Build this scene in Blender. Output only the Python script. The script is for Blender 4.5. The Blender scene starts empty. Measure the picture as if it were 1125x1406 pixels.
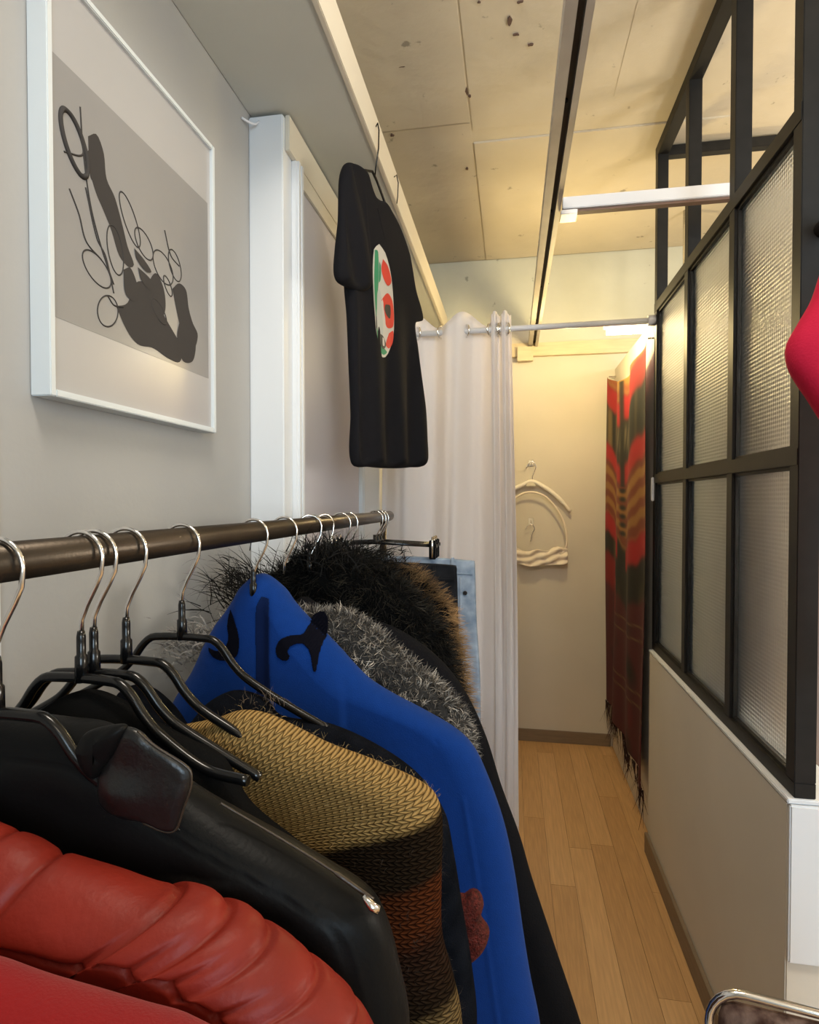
import bpy, bmesh, math, random
import numpy as np
from mathutils import Vector, Matrix, noise
random.seed(7); rng = np.random.default_rng(11)
C = bpy.context.scene.collection
sc = bpy.context.scene

# ------------------------------------------------------------ camera, world, lights, exposure
cam = bpy.data.cameras.new('camera'); co = bpy.data.objects.new('camera', cam); C.objects.link(co)
cam.sensor_fit = 'VERTICAL'; cam.sensor_height = 36.0; cam.lens = 800 * 36 / 1406; cam.clip_start = .02
co.location = (0, 0, 1.5)
co.rotation_euler = (math.radians(90 - 1.074), 0, math.radians(9.959))
sc.camera = co
w = bpy.data.worlds.new('world'); sc.world = w; w.use_nodes = True
w.node_tree.nodes['Background'].inputs[0].default_value = (.78, .86, 1, 1)
w.node_tree.nodes['Background'].inputs[1].default_value = .25
sc.view_settings.view_transform = 'Standard'; sc.view_settings.look = 'None'
sc.view_settings.exposure = 0.55; sc.view_settings.gamma = 1; sc.view_settings.use_curve_mapping = False
sc.cycles.use_denoising = True
sc.cycles.max_bounces = 8; sc.cycles.sample_clamp_indirect = 6

def area(name, loc, tgt, sx, sy, power, col):
    l = bpy.data.lights.new(name, 'AREA'); l.shape = 'RECTANGLE'; l.size = sx; l.size_y = sy; l.energy = power; l.color = col
    o = bpy.data.objects.new(name, l); C.objects.link(o); o.location = loc
    o.rotation_euler = (Vector(tgt) - Vector(loc)).to_track_quat('-Z', 'Y').to_euler(); return o
def point(name, loc, power, col, r=.05):
    l = bpy.data.lights.new(name, 'POINT'); l.energy = power; l.color = col; l.shadow_soft_size = r
    o = bpy.data.objects.new(name, l); C.objects.link(o); o.location = loc; return o
area('daylight_window', (1.3, -2.30, 1.85), (0.2, 2, 1.75), 1.5, 1.5, 46, (.60, .81, 1))
point('room_bulb', (.7, -1.2, 2.75), 9, (1, .82, .60), .12)
area('aisle_ceiling_lamp', (-.05, .35, 2.85), (.35, 2.1, .3), .5, .3, 13, (1, .90, .76))
point('fitting_room_bulb', (.30, 3.0, 2.28), 14, (1, .75, .33), .05)
point('next_room_bulb', (1.55, 1.9, 2.45), 24, (1, .84, .60), .12)
point('next_room_fill', (1.95, .9, 1.6), 38, (1, .94, .82), .15)  # unseen fill light, added to brighten the lower glass panes

# ------------------------------------------------------------ materials
def mat(name, col, rough=.7, metal=0, bump=0, bscale=60, var=0, vscale=4, emit=None, sheen=0, coat=0, stretch=None, col2=None, spec=None, bdist=.002):
    m = bpy.data.materials.new(name); m.use_nodes = True
    nt = m.node_tree; N = nt.nodes; L = nt.links; b = N['Principled BSDF']
    b.inputs['Base Color'].default_value = (*col, 1); b.inputs['Roughness'].default_value = rough; b.inputs['Metallic'].default_value = metal
    if spec is not None: b.inputs['Specular IOR Level'].default_value = spec
    if sheen: b.inputs['Sheen Weight'].default_value = sheen; b.inputs['Sheen Roughness'].default_value = .5
    if coat: b.inputs['Coat Weight'].default_value = coat; b.inputs['Coat Roughness'].default_value = .15
    tc = N.new('ShaderNodeTexCoord'); src = tc.outputs['Object']
    if stretch:
        mp = N.new('ShaderNodeMapping'); mp.inputs['Scale'].default_value = stretch; L.new(src, mp.inputs[0]); src = mp.outputs[0]
    if var or col2:
        n = N.new('ShaderNodeTexNoise'); n.inputs['Scale'].default_value = vscale; n.inputs['Detail'].default_value = 5; L.new(src, n.inputs[0])
        r = N.new('ShaderNodeValToRGB'); L.new(n.outputs[0], r.inputs[0]); r.color_ramp.elements[0].position = .3; r.color_ramp.elements[1].position = .7
        a = col if col2 else tuple(c * (1 - var) for c in col); c2 = col2 or tuple(min(1, c * (1 + var)) for c in col)
        r.color_ramp.elements[0].color = (*a, 1); r.color_ramp.elements[1].color = (*c2, 1)
        L.new(r.outputs[0], b.inputs['Base Color'])
    if bump:
        n = N.new('ShaderNodeTexNoise'); n.inputs['Scale'].default_value = bscale; n.inputs['Detail'].default_value = 4; L.new(src, n.inputs[0])
        bp = N.new('ShaderNodeBump'); bp.inputs['Strength'].default_value = bump; bp.inputs['Distance'].default_value = bdist
        L.new(n.outputs[0], bp.inputs['Height']); L.new(bp.outputs[0], b.inputs['Normal'])
    if emit: b.inputs['Emission Color'].default_value = (*emit[:3], 1); b.inputs['Emission Strength'].default_value = emit[3]
    return m
def nm(m): return m.node_tree.nodes, m.node_tree.links, m.node_tree.nodes['Principled BSDF']
def math_n(N, L, op, a, b=None, c=None):
    n = N.new('ShaderNodeMath'); n.operation = op
    for i, v in enumerate((a, b, c)):
        if v is None: continue
        if isinstance(v, (int, float)): n.inputs[i].default_value = v
        else: L.new(v, n.inputs[i])
    return n.outputs[0]
M = {}
M['wall'] = mat('painted_wall', (.36, .36, .355), .85, bump=.15, bscale=90, var=.03, vscale=2)
M['wall_cream'] = mat('cream_wall', (.64, .60, .52), .85, bump=.2, bscale=70, var=.03, vscale=3)
M['white'] = mat('white_paint', (.70, .73, .76), .5, bump=.05, bscale=50)
M['soffit'] = mat('grey_soffit_paint', (.52, .54, .51), .85, bump=.15, bscale=80, var=.04)
M['cream_trim'] = mat('cream_trim_paint', (.64, .60, .51), .7, bump=.1, bscale=60)
M['door'] = mat('lilac_grey_door_paint', (.50, .49, .54), .5, bump=.05, bscale=40)
M['base'] = mat('brown_skirting', (.22, .165, .11), .55, var=.1, stretch=(3, 3, 20))
M['frame_black'] = mat('black_steel', (.008, .0075, .007), .5, var=.25, vscale=30, spec=.3)
M['alu'] = mat('brushed_aluminium', (.55, .55, .57), .35, metal=.85, bump=.1, bscale=200, stretch=(40, 1, 40))
M['alu_white'] = mat('white_coated_metal', (.72, .73, .76), .4)
M['channel_shade'] = mat('shaded_channel_inside', (.10, .085, .07), .6)  # shade within the track, put into a dark base colour
M['steel'] = mat('chrome_wire', (.78, .77, .75), .16, metal=1)
M['rod'] = mat('dark_bronze_rod', (.055, .042, .030), .34, metal=.7, bump=.1, bscale=300, var=.2, vscale=12)
M['rubber'] = mat('black_coated_wire', (.004, .004, .004), .20, spec=.4)
M['curtain'] = mat('white_curtain_cloth', (.93, .91, .92), .9, bump=.2, bscale=400)
N_, L_, b_ = nm(M['curtain']); tr_ = N_.new('ShaderNodeBsdfTranslucent'); tr_.inputs[0].default_value = (.88, .84, .82, 1); ms_ = N_.new('ShaderNodeMixShader'); ms_.inputs[0].default_value = .35
L_.new(b_.outputs[0], ms_.inputs[1]); L_.new(tr_.outputs[0], ms_.inputs[2]); L_.new(ms_.outputs[0], N_['Material Output'].inputs[0])
M['black_cotton'] = mat('black_cotton', (.006, .006, .008), .9, bump=.3, bscale=400, spec=.15)
M['wood'] = mat('laminate_plank', (.56, .335, .150), .42, var=.12, vscale=6, stretch=(22, 1.2, 1), bump=.05, bscale=30)
M['wood2'] = mat('laminate_plank_paler', (.60, .365, .170), .42, var=.12, vscale=6, stretch=(20, 1.0, 1), bump=.05, bscale=30)
M['wood3'] = mat('laminate_plank_darker', (.52, .305, .135), .42, var=.12, vscale=6, stretch=(25, 1.4, 1), bump=.05, bscale=30)
M['gap'] = mat('plank_joint', (.22, .14, .08), .8)
M['paper'] = mat('white_print_margin', (.40, .40, .41), .35, coat=.35)
M['print_grey'] = mat('grey_print_ground', (.26, .26, .265), .4, coat=.35, var=.04, vscale=3)
M['ink'] = mat('charcoal_ink', (.055, .051, .049), .95, spec=.05)
M['white_frame'] = mat('white_picture_frame', (.62, .67, .70), .4)

# concrete ceiling with stains
def concrete(name, col, spots=True):
    m = mat(name, col, .85, bump=.55, bscale=14, bdist=.007); N, L, b = nm(m)
    tc = N.new('ShaderNodeTexCoord')
    n1 = N.new('ShaderNodeTexNoise'); n1.inputs['Scale'].default_value = 2.2; n1.inputs['Detail'].default_value = 8; L.new(tc.outputs['Object'], n1.inputs[0])
    r1 = N.new('ShaderNodeValToRGB'); L.new(n1.outputs[0], r1.inputs[0])
    r1.color_ramp.elements[0].position = .35; r1.color_ramp.elements[0].color = (*[c * .90 for c in col], 1)
    r1.color_ramp.elements[1].position = .7; r1.color_ramp.elements[1].color = (*[min(1, c * 1.06) for c in col], 1)
    out = r1.outputs[0]
    if spots:
        n2 = N.new('ShaderNodeTexNoise'); n2.inputs['Scale'].default_value = 13; n2.inputs['Detail'].default_value = 6; n2.inputs['Roughness'].default_value = .62
        L.new(tc.outputs['Object'], n2.inputs[0])
        r2 = N.new('ShaderNodeValToRGB'); L.new(n2.outputs[0], r2.inputs[0])
        r2.color_ramp.elements[0].position = .66; r2.color_ramp.elements[0].color = (0, 0, 0, 1)
        r2.color_ramp.elements[1].position = .71; r2.color_ramp.elements[1].color = (.75, .75, .75, 1)
        mx = N.new('ShaderNodeMix'); mx.data_type = 'RGBA'; L.new(r2.outputs[0], mx.inputs[0]); L.new(out, mx.inputs[6]); mx.inputs[7].default_value = (*[c * .38 for c in col], 1)
        out = mx.outputs[2]
    L.new(out, b.inputs['Base Color']); return m
M['ceil'] = concrete('painted_concrete', (.54, .485, .385))
M['beam'] = concrete('grey_green_concrete', (.50, .51, .44))
M['chip'] = mat('dark_concrete_chip', (.10, .06, .045), .9)

# knitted cloth (V stitches from UVs in metres)
def knit(name, stripes):
    m = mat(name, (.5, .4, .2), .95, spec=0.02); N, L, b = nm(m)
    uv = N.new('ShaderNodeUVMap'); sp = N.new('ShaderNodeSeparateXYZ'); L.new(uv.outputs[0], sp.inputs[0])
    u = math_n(N, L, 'MULTIPLY', sp.outputs[0], 1 / .0098); fr = math_n(N, L, 'FRACT', u)
    a = math_n(N, L, 'ABSOLUTE', math_n(N, L, 'SUBTRACT', fr, .5))
    v = math_n(N, L, 'ADD', math_n(N, L, 'MULTIPLY', sp.outputs[1], 1 / .0080), math_n(N, L, 'MULTIPLY', a, 1.5))
    p1 = math_n(N, L, 'SINE', math_n(N, L, 'MULTIPLY', a, math.pi * 2)); p2 = math_n(N, L, 'SINE', math_n(N, L, 'MULTIPLY', math_n(N, L, 'FRACT', v), math.pi))
    h = math_n(N, L, 'POWER', math_n(N, L, 'MULTIPLY', p1, p2), .6)
    bp = N.new('ShaderNodeBump'); bp.inputs['Strength'].default_value = 1; bp.inputs['Distance'].default_value = .003; L.new(h, bp.inputs['Height']); L.new(bp.outputs[0], b.inputs['Normal'])
    tc = N.new('ShaderNodeTexCoord'); so = N.new('ShaderNodeSeparateXYZ'); L.new(tc.outputs['Object'], so.inputs[0])
    ns = N.new('ShaderNodeTexNoise'); ns.inputs['Scale'].default_value = 60; L.new(tc.outputs['Object'], ns.inputs[0])
    wv = math_n(N, L, 'ADD', math_n(N, L, 'SUBTRACT', so.outputs[2], math_n(N, L, 'MULTIPLY', so.outputs[0], .34)), math_n(N, L, 'MULTIPLY', ns.outputs[0], .014))
    t = math_n(N, L, 'DIVIDE', math_n(N, L, 'SUBTRACT', wv, .95), .40)
    r = N.new('ShaderNodeValToRGB'); L.new(t, r.inputs[0]); cr = r.color_ramp
    cr.elements[0].position = 0; cr.elements[0].color = (*stripes[0][1], 1); cr.elements[1].position = stripes[1][0]; cr.elements[1].color = (*stripes[1][1], 1)
    for p, c in stripes[2:]:
        e = cr.elements.new(p); e.color = (*c, 1)
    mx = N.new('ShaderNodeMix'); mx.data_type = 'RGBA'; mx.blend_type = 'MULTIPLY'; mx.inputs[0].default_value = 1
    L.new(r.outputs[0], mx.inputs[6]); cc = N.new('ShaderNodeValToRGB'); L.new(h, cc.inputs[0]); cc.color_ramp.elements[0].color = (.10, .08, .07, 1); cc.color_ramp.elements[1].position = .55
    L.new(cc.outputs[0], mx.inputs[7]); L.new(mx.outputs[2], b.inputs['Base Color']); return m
# ribbed glass
def glass(name, tint, rough, sx=95, sz=95, strength=1):
    m = mat(name, tint, rough); N, L, b = nm(m)
    b.inputs['Transmission Weight'].default_value = 1; b.inputs['IOR'].default_value = 1.25
    tc = N.new('ShaderNodeTexCoord'); so = N.new('ShaderNodeSeparateXYZ'); L.new(tc.outputs['Object'], so.inputs[0])
    hh = math_n(N, L, 'ADD', math_n(N, L, 'SINE', math_n(N, L, 'MULTIPLY', so.outputs[1], sx * 6.283)), math_n(N, L, 'SINE', math_n(N, L, 'MULTIPLY', so.outputs[2], sz * 6.283)))
    bp = N.new('ShaderNodeBump'); bp.inputs['Strength'].default_value = strength; bp.inputs['Distance'].default_value = .0012; L.new(hh, bp.inputs['Height']); L.new(bp.outputs[0], b.inputs['Normal'])
    return m
M['glass'] = glass('dimpled_glass', (.97, .98, .95), .32, 95, 95, .5)
def vcol(name, rough=.8, sheen=0, bump=0, bscale=200):
    m = mat(name, (.5, .5, .5), rough, sheen=sheen, bump=bump, bscale=bscale); N, L, b = nm(m)
    a = N.new('ShaderNodeAttribute'); a.attribute_name = 'Col'; L.new(a.outputs['Color'], b.inputs['Base Color']); return m

# ------------------------------------------------------------ mesh helpers
def link(name, me, m=None, parent=None):
    o = bpy.data.objects.new(name, me); C.objects.link(o)
    if m is not None:
        for k in (m if isinstance(m, (list, tuple)) else [m]): me.materials.append(k)
    if parent: o.parent = parent
    return o
def tag(o, label, cat, group=None):
    o['label'] = label; o['category'] = cat
    if group: o['group'] = group
    return o
def thing(name, label, cat, loc=(0, 0, 0), rz=0, group=None):
    o = bpy.data.objects.new(name, None); C.objects.link(o); o.location = loc; o.rotation_euler = (0, 0, rz); o.empty_display_size = .05
    return tag(o, label, cat, group)
def struct(o): o['kind'] = 'structure'; return o
def setlabel(o, l): o['label'] = l; return o
class MB:
    def __init__(s): s.v = []; s.f = []; s.mi = []; s.sm = []
    def box(s, x0, y0, z0, x1, y1, z1, mi=0):
        b = len(s.v); s.v += [(x0, y0, z0), (x1, y0, z0), (x1, y1, z0), (x0, y1, z0), (x0, y0, z1), (x1, y0, z1), (x1, y1, z1), (x0, y1, z1)]
        for f in ((0, 3, 2, 1), (4, 5, 6, 7), (0, 1, 5, 4), (1, 2, 6, 5), (2, 3, 7, 6), (3, 0, 4, 7)): s.f.append(tuple(b + i for i in f)); s.mi.append(mi); s.sm.append(False)
        return s
    def bar(s, p, q, w, d, mi=0, upv=(0, 0, 1)):
        p = Vector(p); q = Vector(q); t = (q - p).normalized(); u = Vector(upv)
        if abs(t.dot(u)) > .95: u = Vector((1, 0, 0))
        a = t.cross(u).normalized(); c = a.cross(t).normalized(); b = len(s.v)
        for e in (p, q):
            for i, j in ((-1, -1), (1, -1), (1, 1), (-1, 1)): s.v.append(tuple(e + a * i * w / 2 + c * j * d / 2))
        for f in ((0, 3, 2, 1), (4, 5, 6, 7), (0, 1, 5, 4), (1, 2, 6, 5), (2, 3, 7, 6), (3, 0, 4, 7)): s.f.append(tuple(b + i for i in f)); s.mi.append(mi); s.sm.append(False)
        return s
    def tube(s, pts, r, n=10, mi=0, closed=False, cap=True):
        P = [Vector(p) for p in pts]; k = len(P); b = len(s.v); ref = None
        R = r if isinstance(r, (list, tuple)) else [r] * k
        for i in range(k):
            t = (P[(i + 1) % k] - P[i - 1]) if closed else (P[min(i + 1, k - 1)] - P[max(i - 1, 0)])
            t = t.normalized()
            if ref is None: ref = Vector((0, 0, 1)) if abs(t.z) < .9 else Vector((1, 0, 0))
            a = (ref - t * ref.dot(t)).normalized(); ref = a; c = t.cross(a)
            for j in range(n):
                th = 2 * math.pi * j / n; s.v.append(tuple(P[i] + (a * math.cos(th) + c * math.sin(th)) * R[i]))
        for i in range(k if closed else k - 1):
            for j in range(n):
                s.f.append((b + i * n + j, b + i * n + (j + 1) % n, b + ((i + 1) % k) * n + (j + 1) % n, b + ((i + 1) % k) * n + j)); s.mi.append(mi); s.sm.append(True)
        if cap and not closed:
            s.f.append(tuple(b + j for j in range(n))[::-1]); s.f.append(tuple(b + (k - 1) * n + j for j in range(n))); s.mi += [mi] * 2; s.sm += [False] * 2
        return s
    def build(s, name, m, parent=None, bevel=0):
        me = bpy.data.meshes.new(name); me.from_pydata(s.v, [], s.f); me.polygons.foreach_set('material_index', s.mi); me.polygons.foreach_set('use_smooth', s.sm); me.update()
        if bevel:
            bm = bmesh.new(); bm.from_mesh(me)
            bmesh.ops.bevel(bm, geom=[e for e in bm.edges if len(e.link_faces) == 2 and e.calc_face_angle(0) > .8], offset=bevel, segments=2, affect='EDGES', clamp_overlap=True)
            bm.to_mesh(me); bm.free()
        return link(name, me, m, parent)
def spline(P, n):
    P = np.array(P, float); k = len(P); d = np.r_[0, np.cumsum(np.linalg.norm(np.diff(P, axis=0), axis=1))]
    t = np.linspace(0, d[-1], n); i = np.clip(np.searchsorted(d, t, 'right') - 1, 0, k - 2); u = ((t - d[i]) / (d[i + 1] - d[i] + 1e-12))[:, None]
    p0 = P[np.maximum(i - 1, 0)]; p1 = P[i]; p2 = P[i + 1]; p3 = P[np.minimum(i + 2, k - 1)]
    dd = (d[i + 1] - d[i])[:, None]; m1 = (p2 - p0) / ((d[i + 1] - d[np.maximum(i - 1, 0)])[:, None] + 1e-12) * dd; m2 = (p3 - p1) / ((d[np.minimum(i + 2, k - 1)] - d[i])[:, None] + 1e-12) * dd
    return (2 * u**3 - 3 * u**2 + 1) * p1 + (u**3 - 2 * u**2 + u) * m1 + (-2 * u**3 + 3 * u**2) * p2 + (u**3 - u**2) * m2
def smooth_path(P, n): return [tuple(p) for p in spline(P, n)]
def grid_mesh(name, V, m, parent=None, closed_u=False, uv=None, col=None, mats=None):
    nu, nv = V.shape[:2]; vs = V.reshape(-1, 3)
    iu = np.arange(nu if closed_u else nu - 1); iv = np.arange(nv - 1); a, b = np.meshgrid(iu, iv, indexing='ij'); a2 = (a + 1) % nu
    F = np.stack([a * nv + b, a2 * nv + b, a2 * nv + b + 1, a * nv + b + 1], -1).reshape(-1, 4)
    return raw_mesh(name, vs, F, m, parent, uv.reshape(-1, 2) if uv is not None else None, col.reshape(-1, 3) if col is not None else None, mats)
def raw_mesh(name, vs, F, m, parent=None, uv=None, col=None, mats=None, smooth=True):
    me = bpy.data.meshes.new(name); nf, k = F.shape
    me.vertices.add(len(vs)); me.vertices.foreach_set('co', np.asarray(vs, np.float32).ravel())
    me.loops.add(nf * k); me.loops.foreach_set('vertex_index', F.ravel().astype(np.int32))
    me.polygons.add(nf); me.polygons.foreach_set('loop_start', (np.arange(nf) * k).astype(np.int32)); me.polygons.foreach_set('use_smooth', np.full(nf, smooth))
    if mats is not None: me.polygons.foreach_set('material_index', mats.astype(np.int32))
    me.update(calc_edges=True)
    if uv is not None:
        l = me.uv_layers.new(name='UVMap'); l.data.foreach_set('uv', uv[F.ravel()].astype(np.float32).ravel())
    if col is not None:
        ca = me.color_attributes.new('Col', 'FLOAT_COLOR', 'POINT'); ca.data.foreach_set('color', np.c_[col, np.ones(len(col))].astype(np.float32).ravel())
    me.validate(); return link(name, me, m, parent)
def nz(X, Y, Z, s=(1, 1, 1), seed=0):
    # cheap vectorised smooth noise: sum of rotated sines
    r = np.random.default_rng(seed); o = 0
    for k in range(7):
        a = r.normal(size=3); a /= np.linalg.norm(a); f = r.uniform(.6, 1.9)
        o = o + np.sin((a[0] * X * s[0] + a[1] * Y * s[1] + a[2] * Z * s[2]) * f + r.uniform(0, 6.28))
    return o / 4

def pillow(name, outl, y0, T, m, parent=None, disp=None, n=240, mj=46, spine=None, xc=None, drop=.16, R=None, closed=False, tilt=None, edge=1.35, warp=None, notch=None):
    """a garment: front and back sheets joined round an outline given in metres (x, z) at depth y0"""
    O = spline(list(outl) + ([outl[0]] if closed else []), n + (1 if closed else 0)); O = O[:n]
    if notch is not None:
        tg = np.gradient(O, axis=0); tg /= np.linalg.norm(tg, axis=1)[:, None]; ar = np.r_[0, np.cumsum(np.linalg.norm(np.diff(O, axis=0), axis=1))]
        O = O + np.c_[tg[:, 1], -tg[:, 0]] * notch(ar)[:, None]
    zt = O[:, 1].max(); xc = O[:, 0].mean() if xc is None else xc
    if closed: cx, cz = (O.max(0) + O.min(0)) / 2; S = np.c_[cx + (O[:, 0] - cx) * 0, cz + (O[:, 1] - cz) * .35]
    else: S = np.c_[xc + (O[:, 0] - xc) * 0, np.minimum(O[:, 1], zt - drop)]
    if spine is not None: S = spine(O)
    s = (np.linspace(0, 1, mj) ** 1.45)[None, :, None]
    P = O[:, None, :] * (1 - s) + S[:, None, :] * s
    d = np.linalg.norm(P - O[:, None, :], axis=2); R = R or T * edge
    y = T * np.sqrt(np.clip(1 - (1 - np.clip(d / R, 0, 1)) ** 2, 0, 1))
    arc = np.r_[0, np.cumsum(np.linalg.norm(np.diff(O, axis=0), axis=1))][:, None] + 0 * d
    k = np.clip(d / R, 0, 1)
    X, Z = P[..., 0], P[..., 1]
    df = disp(X, Z, d, arc) * k if disp else 0
    F = np.stack([X, y0 - y - df, Z], -1); B = np.stack([X, y0 + y + (df * .4 if disp else 0), Z], -1)
    full = np.concatenate([B[:, ::-1], F[:, 1:]], 1)
    uv = np.stack([np.concatenate([arc[:, ::-1], arc[:, 1:]], 1), np.concatenate([-d[:, ::-1], d[:, 1:]], 1)], -1)
    if warp: full = warp(full)
    o = grid_mesh(name, full, m, parent, closed_u=closed, uv=uv)
    return o, full, mj
def sym(right, xc=-.43, wl=.225, x_cut=-.405):
    """full outline from a right half (top centre first, going down), left half mirrored and narrower because the wall is near"""
    c = right[0]; r = [p for p in right[1:] if p[0] > x_cut]; wr = max(p[0] for p in r) - xc; k = wl / wr
    left = [(xc - wl * (1 - math.exp(-(x - xc) / wl)), z) for x, z in r[::-1]]
    return left + [c] + r
def strands(name, base, nrm, length, width, m, parent, col, droop=.5, curl=.0, seed=1, comb=(0, 0, -1), segs=3, jit=.45):
    r = np.random.default_rng(seed); n = len(base)
    L = (length * r.uniform(.55, 1.15, n))[:, None] if np.isscalar(length) else length[:, None]
    d = nrm + r.normal(0, jit, (n, 3)) ; d += np.array(comb) * droop * .6; d /= np.linalg.norm(d, axis=1)[:, None]
    side = np.cross(d, r.normal(size=(n, 3))); side /= np.linalg.norm(side, axis=1)[:, None]
    W = width * r.uniform(.6, 1.3, n)[:, None]; pts = []; p = base.copy()
    cur = r.normal(0, 1, (n, 3)) * curl
    for i in range(segs + 1):
        f = (1 - i / segs); pts.append(p - side * W * .5 * (f * .8 + .1)); pts.append(p + side * W * .5 * (f * .8 + .1))
        p = p + d * L / segs; d = d + np.array(comb) * droop * (i + 1) / segs + cur; d /= np.linalg.norm(d, axis=1)[:, None]
    V = np.stack(pts, 1); V[..., 0] = np.minimum(V[..., 0], .604 if name == 'fringe' else 9); V[..., 0] = np.maximum(V[..., 0], -.692 + .004 * r.random(V[..., 0].shape)); k = 2 * (segs + 1); b = (np.arange(n) * k)[:, None]
    F = np.concatenate([b + np.array([[2 * i, 2 * i + 1, 2 * i + 3, 2 * i + 2]]) for i in range(segs)], 0)
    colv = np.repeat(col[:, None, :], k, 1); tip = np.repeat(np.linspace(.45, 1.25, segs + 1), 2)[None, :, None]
    o = raw_mesh(name, V.reshape(-1, 3), F, m, parent, col=np.clip(colv * tip, 0, 1).reshape(-1, 3)); o['kind'] = 'stuff'; return o
def sample_grid(G, n, seed, jr=None, zmin=.75):
    r = np.random.default_rng(seed); a = G[:-1, :-1]; du = G[1:, :-1] - a; dv = G[:-1, 1:] - a
    N = -np.cross(du, dv); A = np.linalg.norm(N, axis=2); wgt = A.copy(); wgt[a[..., 2] < zmin] = 0
    if jr: wgt[:, :jr] *= .12
    wgt = wgt.ravel() / wgt.sum(); idx = r.choice(len(wgt), n, p=wgt); u = r.random((n, 1)); v = r.random((n, 1))
    P = a.reshape(-1, 3)[idx] + du.reshape(-1, 3)[idx] * u + dv.reshape(-1, 3)[idx] * v
    nn = N.reshape(-1, 3)[idx] / (A.ravel()[idx][:, None] + 1e-12); return P, nn

# ------------------------------------------------------------ the room
H = 2.98
f = MB().box(-.75, -2.4, -.06, 2.5, 3.8, -.004).build('floor', M['gap']); struct(f)
k = 0; pw = .095
for i in range(int(1.7 / pw)):
    x0 = -.70 + i * pw
    y = -.5 + random.uniform(-.9, 0)
    while y < 3.7:
        y1 = min(y + 1.22, 3.7)
        if y1 > .2 and x0 < .62:
            MB().box(x0 + .0006, max(y, -.4) + .0006, -.004, x0 + pw - .0006, y1 - .0006, random.uniform(0, .0004)).build('plank', M[random.choice(['wood', 'wood', 'wood2', 'wood3'])], f)
        y += 1.22
MB().box(-.72, -2.4, -.004, .62, -.401, 0).build('plank_field', M['wood'], f)['kind'] = 'stuff'
MB().box(.63, -2.4, -.004, 2.5, 3.7, 0).build('plank_field', M['wood'], f)['kind'] = 'stuff'
# ceiling and its shallow shuttering marks
c = MB().box(-.75, -2.4, H, 2.5, 3.8, H + .12).build('ceiling', M['ceil']); struct(c)
def cpanel(x0, y0, x1, y1, t): return MB().box(x0, y0, H - t, x1, y1, H + .01).build('shuttering_panel', M['ceil'], c, bevel=.002)
cpanel(-.73, .6, -.165, 2.30, .007); cpanel(-.16, .6, .60, 2.36, .003); cpanel(-.73, 2.31, -.165, 3.62, .003)
cpanel(-.16, 2.44, .9, 3.62, .006); cpanel(.61, .6, 2.4, 2.30, .004); cpanel(.36, 1.0, .56, 2.25, .0045)
cpanel(-.73, -1.5, 2.4, .59, .004)
for (x, y, sx, sy) in ((-.012, 1.84, .012, .030), (.010, 1.90, .020, .008), (.055, 1.95, .014, .010), (-.165, 2.13, .009, .028), (-.157, 2.155, .010, .010), (-.37, 1.97, .018, .006), (-.10, 1.76, .008, .006), (.02, 1.78, .016, .006), (.25, 1.75, .014, .006), (-.48, 2.33, .012, .012), (-.2, 2.62, .01, .02), (.60, 2.02, .02, .008)):
    b = MB(); n = 9; pts = [(x + .55 * sx * math.cos(t) * random.uniform(.4, 1.5), y + .55 * sy * math.sin(t) * random.uniform(.4, 1.5)) for t in np.linspace(0, 6.28, n, endpoint=False)]
    b.v = [(px, py, H - .0075) for px, py in pts] + [(px, py, H - .002) for px, py in pts]; b.f = [tuple(range(n))[::-1], tuple(range(n, 2 * n))] + [(i, (i + 1) % n, n + (i + 1) % n, n + i) for i in range(n)]
    b.mi = [0] * len(b.f); b.sm = [False] * len(b.f); b.build('chip', M['chip'], c)
# walls
wl = MB().box(-.82, -2.4, 0, -.70, 3.8, H).build('wall_left', M['wall']); struct(wl)
o = MB().box(-.70, 1.485, 0, -.603, 3.70, 2.53).build('wall_left', M['white'], bevel=.003); o.name = 'wall_left_boxing'; struct(o); bpy.data.objects[o.name]
wb = MB().box(-.82, 3.70, 0, 2.5, 3.82, H).build('wall_back', M['wall_cream']); struct(wb)
o = MB().box(-.70, 3.63, 2.56, 2.4, 3.70, H).build('concrete_beam', M['beam'], wb, bevel=.003)
struct(MB().box(2.4, -2.4, 0, 2.5, 3.8, H).build('wall_right', M['wall_cream']))
struct(MB().box(-.70, -2.4, 2.54, -.41, 3.70, 2.635).build('soffit', [M['soffit']], bevel=.002))
struct(MB().box(-.412, -2.4, 2.535, -.398, 3.63, 2.64).build('trim_1', M['cream_trim'], bevel=.002))
struct(MB().box(-.603, 1.50, 2.44, -.590, 3.60, 2.535).build('trim_2', M['cream_trim'], bevel=.002))
struct(MB().box(-.70, .655, 0, -.693, .692, 1.65).build('trim_3', M['white'], bevel=.002))
wf0 = MB().box(-.82, -2.5, 0, 2.5, -2.4, H).build('wall_front', M['wall']); struct(wf0)
wn = bpy.data.objects.new('window_1', None); C.objects.link(wn); struct(wn)
M['pane'] = mat('bright_sky_glass', (.8, .9, 1), .2, emit=(.70, .87, 1, 1.5))
MB().box(.5, -2.398, 1.05, 2.1, -2.39, 2.65).build('pane', M['pane'], wn)
for a_ in ((.45, 1.0, 2.15, 1.05), (.45, 2.65, 2.15, 2.70), (.45, 1.05, .5, 2.65), (2.1, 1.05, 2.15, 2.65)): MB().box(a_[0], -2.399, a_[1], a_[2], -2.35, a_[3]).build('window_frame', M['white'], wn, bevel=.003)
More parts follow.
